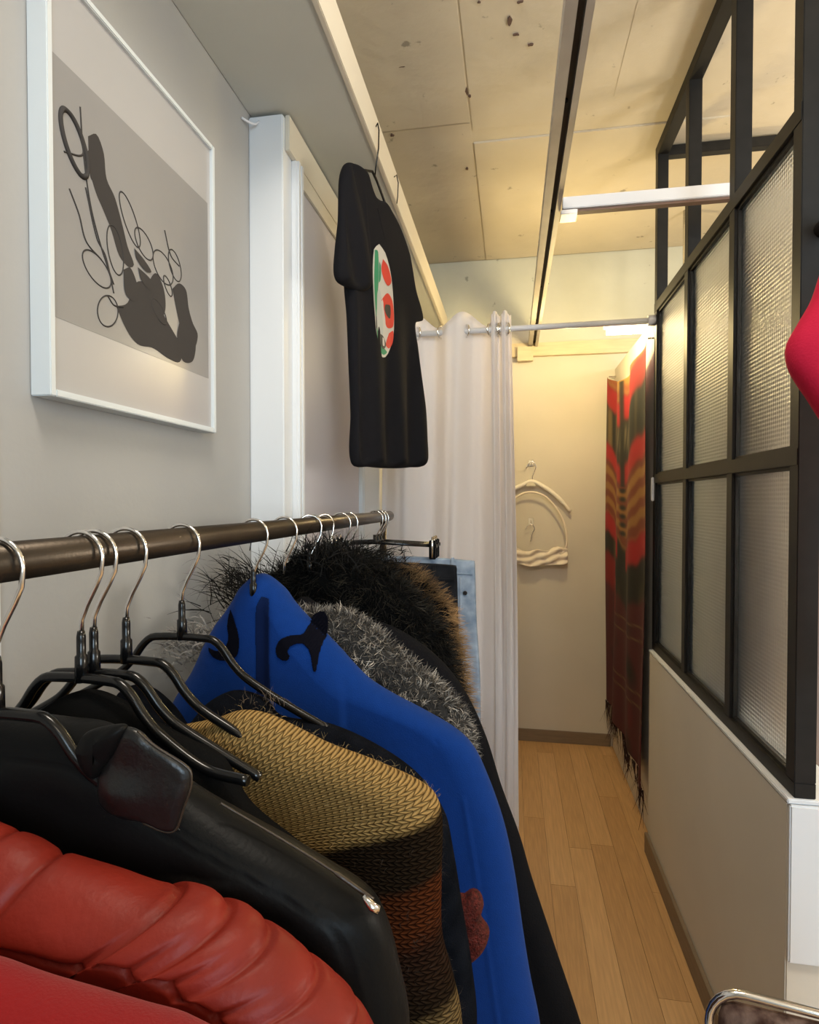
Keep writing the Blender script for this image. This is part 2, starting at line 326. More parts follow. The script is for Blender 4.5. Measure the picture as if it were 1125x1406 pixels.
# door in the boxed wall
d = bpy.data.objects.new('door_1', None); C.objects.link(d); struct(d)
MB().box(-.603, 1.60, .02, -.597, 2.24, 2.43).build('door_leaf', M['door'], d)
for y in (1.545, 2.24):
    fr = MB().box(-.603, y, 0, -.588, y + .05, 2.44).build('door_post', M['white'], d, bevel=.002)
    MB().box(-.588, y + .006, 0, -.582, y + .018, 2.44).build('moulding', M['white'], fr); MB().box(-.588, y + .030, 0, -.582, y + .042, 2.44).build('moulding', M['white'], fr)
MB().box(-.603, 1.595, 2.39, -.590, 2.24, 2.44).build('door_head', M['cream_trim'], d, bevel=.002)
# skirtings
struct(MB().box(-.60, 3.688, 0, .60, 3.70, .075).build('baseboard_back', M['base'], bevel=.002))
# partition half wall, fitting-room side wall
hw = MB().box(.577, 1.342, 0, .72, 2.60, .862).build('wall_partition', M['wall_cream'], bevel=.003); struct(hw)
MB().box(.575, 1.336, .862, .72, 2.60, .872).build('wall_cap', M['white'], hw, bevel=.002)
MB().box(.578, 1.330, .525, .72, 1.3415, .861).build('end_panel', M['white'], hw, bevel=.003)
struct(MB().box(.564, 1.335, 0, .5765, 2.605, .085).build('baseboard_right', M['base'], bevel=.002))
struct(MB().box(.612, 2.63, 0, .70, 3.70, 2.30).build('wall_fitting_room', M['wall_cream'], bevel=.003))

# ------------------------------------------------------------ glazed steel partition
pf = thing('glazed_partition', 'black steel framed partition with six dimpled glass panes on the half wall', 'partition', (.60, 1.92, .87))
def PB(b, name, m=M['frame_black'], bevel=.0015, parent=None):
    o = b.build(name, m, None, bevel=bevel); o.parent = parent or pf; o.matrix_parent_inverse = Matrix.Translation((-.60, -1.92, -.87)) if not parent else Matrix.Identity(4); return o
ys = [1.362, 1.735, 2.160, 2.592]; x0, x1 = .590, .632
for y in ys: PB(MB().box(x0, y - .02, .905, x1, y + .02, 2.96), 'mullion')
PB(MB().box(x0, 1.342, .872, x1, 2.612, .905), 'bottom_rail')
PB(MB().box(x0 - .001, 1.3435, 2.93, x1 + .001, 2.612, 2.975), 'top_rail')
PB(MB().box(x0 - .0015, 1.3435, 2.29, x1 + .0015, 2.612, 2.33), 'glazing_head_rail')
PB(MB().box(x0 - .0015, 1.3435, 1.575, x1 + .0015, 2.612, 1.612), 'middle_rail')
PB(MB().box(x1, 2.575, 2.925, 1.25, 2.612, 2.965), 'return_rail')
for a in range(3):
    for z0, z1 in ((.905, 1.575), (1.612, 2.29)):
        PB(MB().box(.607, ys[a] + .02, z0, .613, ys[a + 1] - .02, z1), 'glass_pane', M['glass'], bevel=0)
b = MB()
for a in range(3):
    for z0, z1 in ((.905, 1.575), (1.612, 2.29)):
        y0_, y1_ = ys[a] + .02, ys[a + 1] - .02
        bb = MB(); 
        for q in ((y0_, z0, y0_ + .008, z1), (y1_ - .008, z0, y1_, z1), (y0_ + .008, z0, y1_ - .008, z0 + .008), (y0_ + .008, z1 - .008, y1_ - .008, z1)): bb.box(.597, q[0], q[1], .6069, q[2], q[3])
        PB(bb, 'glazing_bead', bevel=0)
tag(MB().box(.580, 2.59, 1.50, .5895, 2.612, 1.60).build('hinge_plate', M['alu_white'], bevel=.002), 'small white metal hinge plate on the far black post beside the scarf', 'hinge')
# far-side objects seen blurred through the panes
cf = thing('hanging_coat', 'taupe coat hanging blurred behind the nearest glass panes', 'coat', (0, 0, 0))
M['taupe'] = mat('taupe_wool', (.27, .21, .185), .9, bump=.4, bscale=120, sheen=.3)
M['sage'] = mat('sage_cloth', (.66, .68, .56), .9, bump=.3, bscale=120)
def coat_side(x, yc, hw_, zt, zb, m, parent, T=.05):
    out = [(yc - hw_, zb), (yc - hw_, zt - .22), (yc - hw_ * .8, zt - .1), (yc - .06, zt), (yc + .06, zt), (yc + hw_ * .8, zt - .1), (yc + hw_, zt - .22), (yc + hw_, zb)]
    def wp(Fu): return np.stack([x + Fu[..., 1], Fu[..., 0], Fu[..., 2]], -1)
    return pillow('body', out, 0, T, m, parent, n=80, mj=14, warp=wp, disp=lambda X, Z, d, a: .012 * np.sin(X * 55))
def rail_hang(parent, x, y, zt, zr):
    MB().tube([(x, y, zt - .01), (x, y, zr - .03), (x + .02, y, zr), (x, y, zr + .022), (x - .015, y, zr + .012)], .003, 8).build('hanger_hook', M['steel'], parent)
coat_side(.86, 2.10, .30, 2.33, .15, M['taupe'], cf); rail_hang(cf, .86, 2.10, 2.33, 2.45)
cg = thing('hanging_dress', 'pale sage dress hanging blurred behind the middle glass panes', 'dress', (0, 0, 0))
coat_side(.86, 2.72, .22, 2.20, .5, M['sage'], cg); rail_hang(cg, .86, 2.72, 2.20, 2.45)
gr = thing('garment_rail', 'steel garment rail beyond the glazed partition', 'rail', (0, 0, 0))
MB().tube([(.86, 1.6, 2.44), (.86, 3.2, 2.44)], .012, 10).build('rail', M['steel'], gr)
for y in (1.62, 3.18): MB().tube([(.86, y, 2.45), (.86, y, 2.979)], .008, 8).build('drop_rod', M['steel'], gr)

# ------------------------------------------------------------ suspended channel and cross bar
ch = thing('ceiling_track', 'long metal channel track hung below the concrete ceiling', 'track', (0, 0, 0))
xa = .125
b = MB().box(xa - .028, -.6, 2.485, xa + .028, 3.70, 2.490).box(xa - .028, -.6, 2.445, xa - .022, 3.70, 2.485).box(xa + .022, -.6, 2.445, xa + .028, 3.70, 2.485).box(xa - .022, -.6, 2.445, xa - .004, 3.70, 2.449).box(xa + .012, -.6, 2.445, xa + .022, 3.70, 2.449)
M['track'] = mat('galvanised_track', (.42, .40, .38), .45, metal=.4, var=.1, vscale=10)
b.build('channel', M['track'], ch); MB().box(xa - .003, -.6, 2.4765, xa + .013, 3.699, 2.4845).build('channel_shade_strip', M['channel_shade'], ch)  # dark strip paints the shade inside the open channel
for y in (.9, 1.5, 2.05, 2.75, 3.25):
    MB().tube([(xa, y - .02, 2.478), (xa, y - .02, 2.472)], .007, 10).build('bolt', M['frame_black'], ch)
cb = thing('cross_bar', 'flat white metal cross bar from ceiling track over the glazed partition', 'bar', (0, 0, 0))
MB().box(.16, 1.965, 2.448, 1.3, 2.005, 2.486).build('bar', M['alu_white'], cb, bevel=.002)
MB().box(.16, 1.975, 2.440, 1.3, 1.999, 2.4475).build('bar_edge', mat('brown_edge', (.16, .09, .06), .6), cb)
MB().box(.1535, 1.955, 2.425, .205, 2.015, 2.4395).build('clamp', M['alu'], cb, bevel=.001)
wr = thing('wall_batten', 'pale timber batten fixed across the fitting room back wall', 'batten', (0, 0, 0))
M['batten'] = mat('pale_painted_timber', (.66, .56, .38), .6, var=.08, stretch=(2, 20, 20))
MB().box(-.60, 3.665, 2.39, 2.3, 3.6995, 2.47).build('board', M['batten'], wr, bevel=.002)
MB().box(.03, 3.63, 2.355, .125, 3.6645, 2.44).build('joint_block', M['batten'], wr, bevel=.002)

# ------------------------------------------------------------ curtain, rod, lamp
yr = 2.60
cr_ = thing('curtain_rod', 'thin silver curtain rod spanning from boxed wall to black post', 'rod', (0, 0, 0))
MB().tube([(-.603, yr, 2.248), (.589, yr, 2.258)], .0125, 16).build('rod', M['alu_white'], cr_)
MB().tube([(.560, yr, 2.258), (.5895, yr, 2.258)], .022, 16).build('end_socket', M['alu_white'], cr_)
MB().tube([(-.603, yr, 2.248), (-.585, yr, 2.248)], .022, 16).build('end_socket', M['alu_white'], cr_)
cu = thing('curtain', 'white eyelet curtain drawn to the left across the fitting room', 'curtain', (0, 0, 0))
nx, nzz = 420, 60; t = np.linspace(0, 1, nx)
# path: loose folds then a tight bunch at the right end
X = np.where(t < .62, -.585 + (t / .62) * .490, -.095 + .088 * (t - .62) / .38)
ph = np.where(t < .62, t / .62 * 2.25 * 2 * np.pi + np.pi * .5, 5 * np.pi + (t - .62) / .38 * 2 * 2 * np.pi)
amp = np.where(t < .62, .040, .016)
zz = np.linspace(0, 1, nzz)
V = np.zeros((nx, nzz, 3))
for j, s in enumerate(zz):
    top = 2.305 + .030 * np.cos(ph) * np.where(t < .62, 1, .3) + np.where(t > .62, .018, 0)
    wob = .010 * np.sin(X * 17 + s * 5) * s
    V[:, j, 0] = X + wob + .045 * s * np.clip((t - .3) / .7, 0, 1) + .010 * np.sin(ph * 2 + 1) * (.2 + .8 * s)
    V[:, j, 1] = yr + amp * np.sin(ph) * (1 - .25 * s) + .006 * np.sin(ph * 3 + s * 4)
    V[:, j, 2] = top * (1 - s) + .03 * s
cl = grid_mesh('cloth', V, M['curtain'], cu); so = cl.modifiers.new('thick', 'SOLIDIFY'); so.thickness = .0016
tops = []
for kk in range(9):
    ci = np.argmin(abs(ph - kk * np.pi)); tops.append(V[ci, 0])
for ti, p in enumerate(tops[1:]):
    ring = [(p[0] + .015 * math.cos(a) * (-1) ** ti, yr + .023 * math.cos(a), 2.252 + .027 * math.sin(a)) for a in np.linspace(0, 2 * np.pi, 20, endpoint=False)]
    MB().tube(ring, .0045, 8, closed=True).build('eyelet', M['steel'], cu)
lp = thing('fitting_room_lamp', 'bright tube lamp fixed near the top of the fitting room side wall', 'lamp', (0, 0, 0))
M['lamp'] = mat('glowing_tube', (1, .95, .85), .4, emit=(1, .90, .70, 14))
MB().box(.42, 2.80, 2.300, .66, 2.86, 2.318).build('batten_housing', M['alu_white'], lp, bevel=.002)
MB().tube([(.43, 2.83, 2.283), (.60, 2.83, 2.283)], .015, 14).build('tube', M['lamp'], lp)

# ------------------------------------------------------------ scarf on the fitting room wall
sf = thing('scarf', 'long red black and gold tie-dyed fringed scarf hung on the fitting room wall', 'scarf', (0, 0, 0))
nu, nv = 90, 220; u = np.linspace(0, 1, nu)[:, None]; v = np.linspace(0, 1, nv)[None, :]
Yw = 3.66 - 1.04 * u + 0 * v
top = 2.24 - .05 * u - .10 * np.sin(np.pi * u) ** 1.2 * (1 - .2 * u); bot = .30 - .05 * u
Zs = top * (1 - v) + bot * v
Xs = .572 - .012 * np.sin(u * 19 + v * 2) - .008 * np.sin(u * 9 + 4 * v + 1) * v - .008 * (1 - v)
Yw = Yw + .018 * np.sin(v * 7 + 1) * (u - .2)
V = np.stack([Xs, Yw, Zs], -1)
uu, vv = u + 0 * v, v + 0 * u
q = vv - .026 * np.cos((uu - .48) * 2 * np.pi)           # bands dip in the middle
jag = .012 * nz(uu * 30, vv * 6, 0 * uu, seed=3) + .006 * nz(uu * 80, vv * 20, 0 * uu, seed=4)
q = q + jag
blk = np.array([.010, .012, .010]); red = np.array([.50, .010, .018]); gold = np.array([.55, .30, .07]); rust = np.array([.25, .055, .022]); oli = np.array([.16, .11, .045]); wine = np.array([.11, .012, .018]); pale = np.array([.50, .40, .24])
def band(lo, hi, s=.004): return 1 / (1 + np.exp(-(q - lo) / s)) * 1 / (1 + np.exp((q - hi) / s))
col = np.zeros((nu, nv, 3)) + blk
def put(w_, c_):
    global col; col = col * (1 - w_[..., None]) + c_ * w_[..., None]
put(band(-.2, .03), gold * .8); put(band(.00, .02), rust * 1.4); put(band(.03, .10), red); put(band(.10, .21), blk)
strk = np.clip(nz(uu * 60, vv * 9, 0 * uu, seed=8), 0, 1); put(band(.10, .22) * strk * .8, oli * 1.6)
eye = np.exp(-(((uu - .47) / .13) ** 2 + ((vv - .165) / .035) ** 2) ** 2); put(eye * .55 * (.5 + .5 * np.sin(uu * 120 + vv * 60)), pale * .8)
put(band(.22, .275), red); put(band(.275, .44), rust)
put(band(.275, .44) * np.clip(.5 + .9 * np.sin(q * 130), 0, 1) * .55, gold); put(band(.44, .50) * (np.abs(uu - .45) > .06), red); put(band(.50, .64), blk)
st2 = np.clip(nz(uu * 25, vv * 14, 0 * uu, seed=12), 0, 1); put(band(.50, .66) * st2, oli); put(band(.60, 1.1), wine)
put(band(.56, .66) * (uu < .35), red * .6)
st3 = np.clip(nz(uu * 14, vv * 40, 0 * uu, seed=14) - .3, 0, 1); put(band(.62, 1.1) * st3, blk); put(band(.62, 1.1) * np.clip(nz(uu * 20, vv * 26, 0 * uu, seed=17) - .6, 0, 1), red * .5)
for lo in (.66, .695, .83, .86): put(np.exp(-((vv - lo - .01 * np.sin(uu * 5)) / .0022) ** 2) * (uu > .3) * .6, oli * 2)
put(np.exp(-((uu - .47) / .035) ** 4) * (vv < .30) * (vv > .0) * .95, blk)
for kk in range(6): put(np.exp(-(((uu - .47) / .05) ** 2 + ((vv - .31 - .024 * kk) / .0085) ** 2) ** 2), blk)
col = col * .62
cl = grid_mesh('cloth', V, vcol('tie_dyed_silk', .8, bump=.15), sf, col=col); so = cl.modifiers.new('thick', 'SOLIDIFY'); so.thickness = .0012
nf = 140; bu = rng.random(nf); bp = np.c_[.570 - .012 * np.sin(bu * 19 + 2), 3.66 - 1.04 * bu, .305 - .05 * bu]
strands('fringe', bp, np.tile([0, 0, -1.], (nf, 1)), .15, .006, vcol('fringe_thread', .8), sf, np.tile(np.array([[.04, .012, .012]]), (nf, 1)), droop=.6, curl=.12, jit=.12, segs=5)
for y, z in ((3.655, 2.245), (2.64, 2.195)): MB().tube([(.6115, y, z), (.570, y, z)], .004, 8).build('pin', M['steel'], sf)

# ------------------------------------------------------------ white hanger and bralette on the back wall
def wall_hook(x, z, label):
    h = thing('adhesive_hook', label, 'hook', (x, 3.70, z)); MB().box(-.016, -.004, -.02, .016, 0, .02).build('plate', mat('clear_white_plastic', (.85, .84, .8), .3), h, bevel=.003)
    MB().tube(smooth_path([(0, -.004, .008), (0, -.012, -.004), (0, -.026, -.010), (0, -.032, 0)], 10), .003, 8).build('peg', M['steel'], h)
wall_hook(.118, 1.735, 'upper small adhesive hook on the cream back wall'); wall_hook(.118, 1.375, 'lower small adhesive hook on the cream back wall')
M['ivory'] = mat('ivory_plastic', (.86, .83, .75), .4); M['ivory_knit'] = mat('ivory_ribbed_cotton', (.86, .78, .66), .85, bump=.4, bscale=150)
wh = thing('white_hanger', 'white plastic hanger hooked high on the cream back wall', 'hanger', (.115, 3.672, 1.6))
MB().tube(smooth_path([(-.028, 0, .105), (-.012, 0, .134), (.012, 0, .142), (.030, 0, .112), (.022, 0, .085), (.010, 0, .055), (.010, 0, .02)], 30), .0026, 8).build('hook', M['steel'], wh)
MB().tube(smooth_path([(-.24, 0, -.105), (-.215, 0, -.092), (-.12, 0, -.035), (-.05, 0, .0), (0, 0, .022), (.05, 0, .005), (.12, 0, -.04), (.20, 0, -.115), (.24, 0, -.165)], 30), [.010] * 4 + [.013] * 22 + [.010] * 4, 10).build('shoulders', M['ivory'], wh)
MB().box(-.03, -.012, -.012, .03, .004, .022).build('badge', mat('badge_plastic', (.7, .66, .5), .4), wh, bevel=.006)
br = thing('bralette', 'ivory halter bralette hanging below the white hanger on back wall', 'bralette', (.115, 3.66, 1.2))
MB().tube(smooth_path([(-.033, 0, .125), (-.015, 0, .152), (.010, 0, .155), (.022, 0, .130), (.008, 0, .095), (0, 0, .05)], 26), .0026, 8).build('hook', M['steel'], br)
strap = smooth_path([(-.215, -.004, -.02), (-.225, -.006, .10), (-.17, -.008, .25), (-.07, -.008, .335), (.0, -.008, .355), (.09, -.008, .325), (.18, -.008, .21), (.215, -.006, .09), (.205, -.004, .0), (.17, -.002, -.03)], 50)
MB().tube(strap, .006, 8).build('strap', M['ivory_knit'], br)
uu = np.linspace(-1, 1, 90)[:, None]; vv = np.linspace(0, 1, 18)[None, :]
Xb = .22 * uu + 0 * vv; Zb = .03 * np.abs(uu) ** .8 - .01 - vv * (.095 + .01 * uu) + .008 * np.sin(uu * 11) * (1 - vv)
Yb_ = -.012 - .008 * np.sin(vv * 14 + uu * 8) - .006 * np.sin(uu * 19 + vv * 4); cl = grid_mesh('band', np.stack([Xb, Yb_, Zb], -1), M['ivory_knit'], br); s_ = cl.modifiers.new('t', 'SOLIDIFY'); s_.thickness = .003

# ------------------------------------------------------------ framed print
pc = thing('framed_print', 'white framed grey ink print hanging on the left wall', 'picture', (-.70, 1.0, 1.98))
y0, y1, z0, z1 = .752, 1.238, 1.655, 2.300
def PP(b, name, m, bevel=0, parent=None):
    o = b.build(name, m, None, bevel=bevel); o.parent = pc; o.matrix_parent_inverse = Matrix.Translation((.70, -1.0, -1.98)); return o
fw_ = .011
PP(MB().box(-.6995, y0, z0, -.665, y0 + fw_, z1), 'frame_side', M['white_frame'], .0015); PP(MB().box(-.6995, y1 - fw_, z0, -.665, y1, z1), 'frame_side', M['white_frame'], .0015)
PP(MB().box(-.6995, y0 + fw_, z0, -.665, y1 - fw_, z0 + fw_), 'frame_side', M['white_frame'], .0015); PP(MB().box(-.6995, y0 + fw_, z1 - fw_, -.665, y1 - fw_, z1), 'frame_side', M['white_frame'], .0015)
PP(MB().box(-.6985, y0 + fw_, z0 + fw_, -.672, y1 - fw_, z1 - fw_), 'mount_paper', M['paper'])
PP(MB().box(-.672, y0 + fw_ + .001, 1.775, -.6716, y1 - .022, 2.165), 'print_ground', M['print_grey'])
# generic ink figure: brush masses and loops
def inkpoly(pts, x, m, name, n=60):
    P = spline(list(pts) + [pts[0]], n + 1)[:n]; k = len(P); c0 = P.mean(0)
    vs = [(x, p[0], p[1]) for p in P] + [(x - .0004, p[0], p[1]) for p in P]
    bm = bmesh.new(); a = [bm.verts.new(v_) for v_ in vs[:k]]; f_ = bm.faces.new(a); bmesh.ops.triangulate(bm, faces=[f_]); me = bpy.data.meshes.new(name); bm.to_mesh(me); bm.free()
    o = link(name, me, m); o.parent = pc; o.matrix_parent_inverse = Matrix.Translation((.70, -1.0, -1.98)); return o
xi = -.6713
blobs = [
 [(.842, 2.085), (.862, 2.100), (.878, 2.080), (.885, 2.040), (.905, 2.020), (.925, 1.980), (.938, 1.950), (.955, 1.925), (.940, 1.915), (.915, 1.925), (.895, 1.960), (.875, 1.985), (.858, 2.005), (.845, 2.035)],
 [(.905, 1.835), (.935, 1.850), (.960, 1.895), (.990, 1.905), (1.020, 1.885), (1.050, 1.860), (1.085, 1.835), (1.110, 1.815), (1.100, 1.785), (1.060, 1.782), (1.010, 1.790), (.965, 1.785), (.935, 1.800)],
 [(1.075, 1.925), (1.100, 1.945), (1.125, 1.940), (1.135, 1.905), (1.150, 1.880), (1.170, 1.860), (1.155, 1.825), (1.125, 1.815), (1.105, 1.850), (1.090, 1.885)],
 [(.840, 2.060), (.852, 2.075), (.866, 2.060), (.862, 2.030), (.848, 2.020)], [(.99, 1.90), (1.02, 1.935), (1.045, 1.915), (1.05, 1.875), (1.03, 1.85), (1.00, 1.86)], [(1.10, 1.87), (1.125, 1.885), (1.16, 1.85), (1.15, 1.80), (1.11, 1.79), (1.09, 1.83)], [(.925, 1.905), (.945, 1.915), (.965, 1.885), (.955, 1.86), (.93, 1.865)],
 [(.965, 1.925), (1.000, 1.918), (1.020, 1.905), (1.005, 1.896), (.975, 1.905)], [(.955, 1.955), (.985, 1.945), (1.005, 1.932), (.990, 1.926), (.962, 1.938)]]
for ib, b_ in enumerate(blobs): inkpoly(b_, xi + .00012 * ib, M['ink'], 'ink_mass')
def loop(pts, r=.0016, closed=True, n=60):
    P = spline(list(pts) + ([pts[0]] if closed else []), n + 1); P = P[:-1] if closed else P
    b = MB().tube([(xi, p[0], p[1]) for p in P], r, 4, closed=closed); o = b.build('ink_line', M['ink']); o.parent = pc; o.matrix_parent_inverse = Matrix.Translation((.70, -1.0, -1.98))
def ell(cy, cz, a, b_, ang, n=24): 
    return [(cy + a * math.cos(t) * math.cos(ang) - b_ * math.sin(t) * math.sin(ang), cz + a * math.cos(t) * math.sin(ang) + b_ * math.sin(t) * math.cos(ang)) for t in np.linspace(0, 2 * math.pi, n, endpoint=False)]
for e in (ell(.812, 2.055, .045, .022, -1.1), ell(.945, 2.000, .045, .018, -1.0), ell(.985, 1.975, .030, .020, -.6), ell(.860, 1.880, .035, .022, -.4), ell(.885, 1.820, .030, .022, .9), ell(1.045, 1.955, .035, .026, -.5), ell(1.06, 1.925, .020, .010, -.9), ell(1.085, 1.975, .020, .030, .5), ell(.905, 1.93, .020, .040, .2), ell(1.03, 1.865, .028, .014, -.6)):
    loop(e, .0013 if e[0][0] > .84 else .0045)
for c_ in ([(.825, 2.12), (.830, 2.06), (.845, 1.98), (.870, 1.92), (.900, 1.87)], [(.835, 2.00), (.86, 1.93), (.88, 1.91), (.90, 1.855)], [(.80, 1.98), (.82, 1.95), (.835, 1.915), (.87, 1.90)], [(1.05, 2.03), (1.07, 1.99), (1.10, 1.98)], [(.79, 2.03), (.83, 2.05), (.815, 2.09)], [(.925, 1.84), (.90, 1.835), (.885, 1.845)]):
    loop(c_, .0015, False)
PP(MB().box(-.670, y0 + fw_, z0 + fw_, -.6685, y1 - fw_, z1 - fw_), 'glazing', glass('picture_glass', (1, 1, 1), .03, 1, 1, 0)) if False else None
tag(MB().tube(smooth_path([(-.698, 1.44, 2.50), (-.685, 1.45, 2.495), (-.675, 1.47, 2.50), (-.67, 1.484, 2.515)], 16), .003, 8).build('cable_end', M['alu_white']), 'short white cable end in the corner above the boxed pillar', 'cable')

# ------------------------------------------------------------ black t-shirt with mask print
sp0 = np.array([-.46997, 1.50578, 0]); sd = np.array([.33232, .94317, 0]); sn = np.array([.94317, -.33232, 0])
def shirt_warp(Fu):   # pillow space (x=s, y=-out, z) -> world
    s_, y_, z_ = Fu[..., 0], Fu[..., 1], Fu[..., 2]; P = sp0 + s_[..., None] * sd - y_[..., None] * sn; P[..., 2] = z_; return P
ts = thing('t_shirt', 'black t-shirt with green and red mask print hung from the soffit edge', 't-shirt', (0, 0, 0))
body = [(0.135, 2.4483), (0.1023, 2.4443), (0.0671, 2.4268), (0.0465, 2.3694), (0.0459, 2.2117), (0.0591, 2.0876), (0.0692, 2.0206), (0.0792, 1.882), (0.0894, 1.7415), (0.0925, 1.6047), (0.1631, 1.6001), (0.2644, 1.6008), (0.4007, 1.6099), (0.5234, 1.6311), (0.5179, 1.7212), (0.4808, 1.8655), (0.4501, 2.0061), (0.435, 2.0868), (0.4859, 2.1124), (0.4755, 2.1463), (0.44, 2.1963), (0.4104, 2.2699), (0.3912, 2.3101), (0.3309, 2.3674), (0.2783, 2.3947), (0.2487, 2.406), (0.22, 2.3976), (0.1804, 2.3989), (0.1537, 2.42)]
def fold(X, Z, d, a): return .010 * np.sin(X * 46 + Z * 3) * np.clip((2.15 - Z) / .4, 0, 1) + .004 * nz(X * 20, Z * 4, 0 * X, seed=5)
pillow('body', body, 0, .020, M['black_cotton'], ts, closed=True, n=260, mj=34, disp=fold, warp=shirt_warp)
slv = [(0.124, 2.4429), (0.081, 2.4378), (0.05, 2.4183), (0.0264, 2.36), (0.0097, 2.2557), (-0.0036, 2.1542), (-0.007, 2.0993), (0.0058, 2.0823), (0.0454, 2.0813), (0.1084, 2.0889), (0.1505, 2.1134), (0.1583, 2.1538), (0.147, 2.2547), (0.136, 2.375)]
def sw2(Fu):
    P = shirt_warp(Fu); P = P + sn * .014 * np.clip((2.44 - P[..., 2:3]) / .2, 0, 1); return P
pillow('sleeve', slv, 0, .016, M['black_cotton'], ts, closed=True, n=140, mj=22, disp=lambda X, Z, d, a: .006 * np.sin(X * 60 + Z * 18), warp=sw2)
pm = [mat('print_white', (.46, .44, .39), .7), mat('print_green', (.015, .20, .09), .6), mat('print_red', (.50, .030, .015), .6), mat('print_black', (.02, .02, .02), .5), mat('print_grey', (.36, .38, .36), .5)]
polys = [(0, 0, [(0.2157, 2.2515), (0.2526, 2.2368), (0.2866, 2.182), (0.2996, 2.1075), (0.2995, 2.0173), (0.2777, 1.956), (0.2438, 1.9266), (0.2151, 1.9488), (0.1953, 2.013), (0.1837, 2.1164), (0.1878, 2.2241)]),
 (4, 1, [(.195, 2.10), (.22, 2.12), (.24, 2.04), (.235, 1.98), (.21, 1.99)]), (2, 1, [(0.236, 2.2156), (0.2652, 2.2038), (0.2866, 2.1664), (0.2651, 2.1462), (0.24, 2.1602), (0.2278, 2.1845)]), (1, 1, [(0.1918, 2.2255), (0.2087, 2.2285), (0.2105, 2.1263), (0.1993, 2.0355), (0.1896, 2.1176)]),
 (1, 1, [(0.1992, 2.0033), (0.2193, 1.9931), (0.2452, 1.9571), (0.2631, 1.9475), (0.2397, 1.9352), (0.2151, 1.9531)]), (2, 1, [(0.2276, 2.091), (0.2651, 2.1241), (0.2932, 2.1062), (0.2965, 2.0353), (0.265, 2.0209), (0.2482, 2.0386), (0.2316, 2.066)]),
 (3, 2, [(0.2524, 2.0872), (0.2779, 2.09), (0.2778, 2.0521), (0.2608, 2.0564), (0.2482, 2.0706)]), (2, 1, [(0.2735, 2.0064), (0.2955, 2.0186), (0.2921, 1.9824), (0.2734, 1.9609), (0.2564, 1.9684)]), (3, 2, [(0.2193, 1.9931), (0.2398, 1.9894), (0.2564, 1.9668), (0.2397, 1.9521), (0.2233, 1.9658)]),
 (3, 1, [(.205, 2.09), (.222, 2.085), (.226, 2.06), (.208, 2.055)]), (0, 3, [(.235, 1.985), (.243, 1.983), (.246, 1.963), (.237, 1.962)]), (1, 2, [(.215, 2.20), (.223, 2.19), (.222, 2.15), (.213, 2.14)])]
for mi, lay, pts in polys:
    P = spline(list(pts) + [pts[0]], 41)[:40]; out = -.0335 - .0012 * lay
    Fu = np.stack([P[:, 0], np.full(40, 0.) , P[:, 1]], -1)
    dd = fold(P[:, 0], P[:, 1], None, None); Fu[:, 1] = -(.0215 + .0008 * lay) - np.maximum(dd, -.002) * .9 - .001; Fu[:, 0] -= .026
    Wd = shirt_warp(Fu); bm = bmesh.new(); f_ = bm.faces.new([bm.verts.new(v_) for v_ in Wd]); bmesh.ops.triangulate(bm, faces=[f_]); me = bpy.data.meshes.new('mask_print'); bm.to_mesh(me); bm.free(); link('mask_print', me, pm[mi], ts)
hg = thing('thin_black_hanger', 'thin black hanger inside the black t-shirt hooked on the soffit edge', 'hanger', (0, 0, 0))
def SW(l, off=0.): return [tuple(sp0 + a * sd + sn * off + np.array([0, 0, z])) for a, z in l]
MB().tube([( -.397, 1.69, 2.60), (-.392, 1.69, 2.61), (-.388, 1.69, 2.59)] + SW([(.1925, 2.53)], .020) + SW([(.1924, 2.475)], .010) + SW([(.205, 2.462)]), .0022, 8).build('hook', M['rubber'], hg)
MB().tube(SW([(.10, 2.425), (.15, 2.452), (.19, 2.468), (.215, 2.452), (.253, 2.415), (.31, 2.36), (.38, 2.30)]), .004, 8).build('shoulders', M['rubber'], hg)
tag(MB().tube([(-.397, 1.96, 2.60), (-.39, 1.965, 2.61), (-.385, 1.97, 2.585), (-.388, 1.975, 2.54), (-.392, 1.98, 2.52)], .002, 8).build('wire_hook', M['rubber']), 'small loose black wire hook on the soffit edge past the t-shirt', 'hook')

# ------------------------------------------------------------ clothes rack
XR, ZR = -.43, 1.4475
rk = thing('clothes_rack', 'clothes rack with thick dark bronze rod along the left wall', 'clothes rack', (XR, .8, 0))
def RK(b, name, m=M['rod']):
    o = b.build(name, m); o.parent = rk; o.matrix_parent_inverse = Matrix.Translation((-XR, -.8, 0)); return o
RK(MB().tube([(XR, -.5, ZR), (XR, 2.03, ZR), (XR, 2.036, ZR), (XR, 2.040, ZR)], [.0175, .0175, .016, .011], 32), 'rod')
for y in (-.42, 1.935):
    RK(MB().tube([(XR, y, 0.02), (XR, y, ZR - .012)], .011, 14), 'upright'); RK(MB().tube([(XR - .155, y, .015), (XR + .22, y, .015)], .013, 14), 'foot')

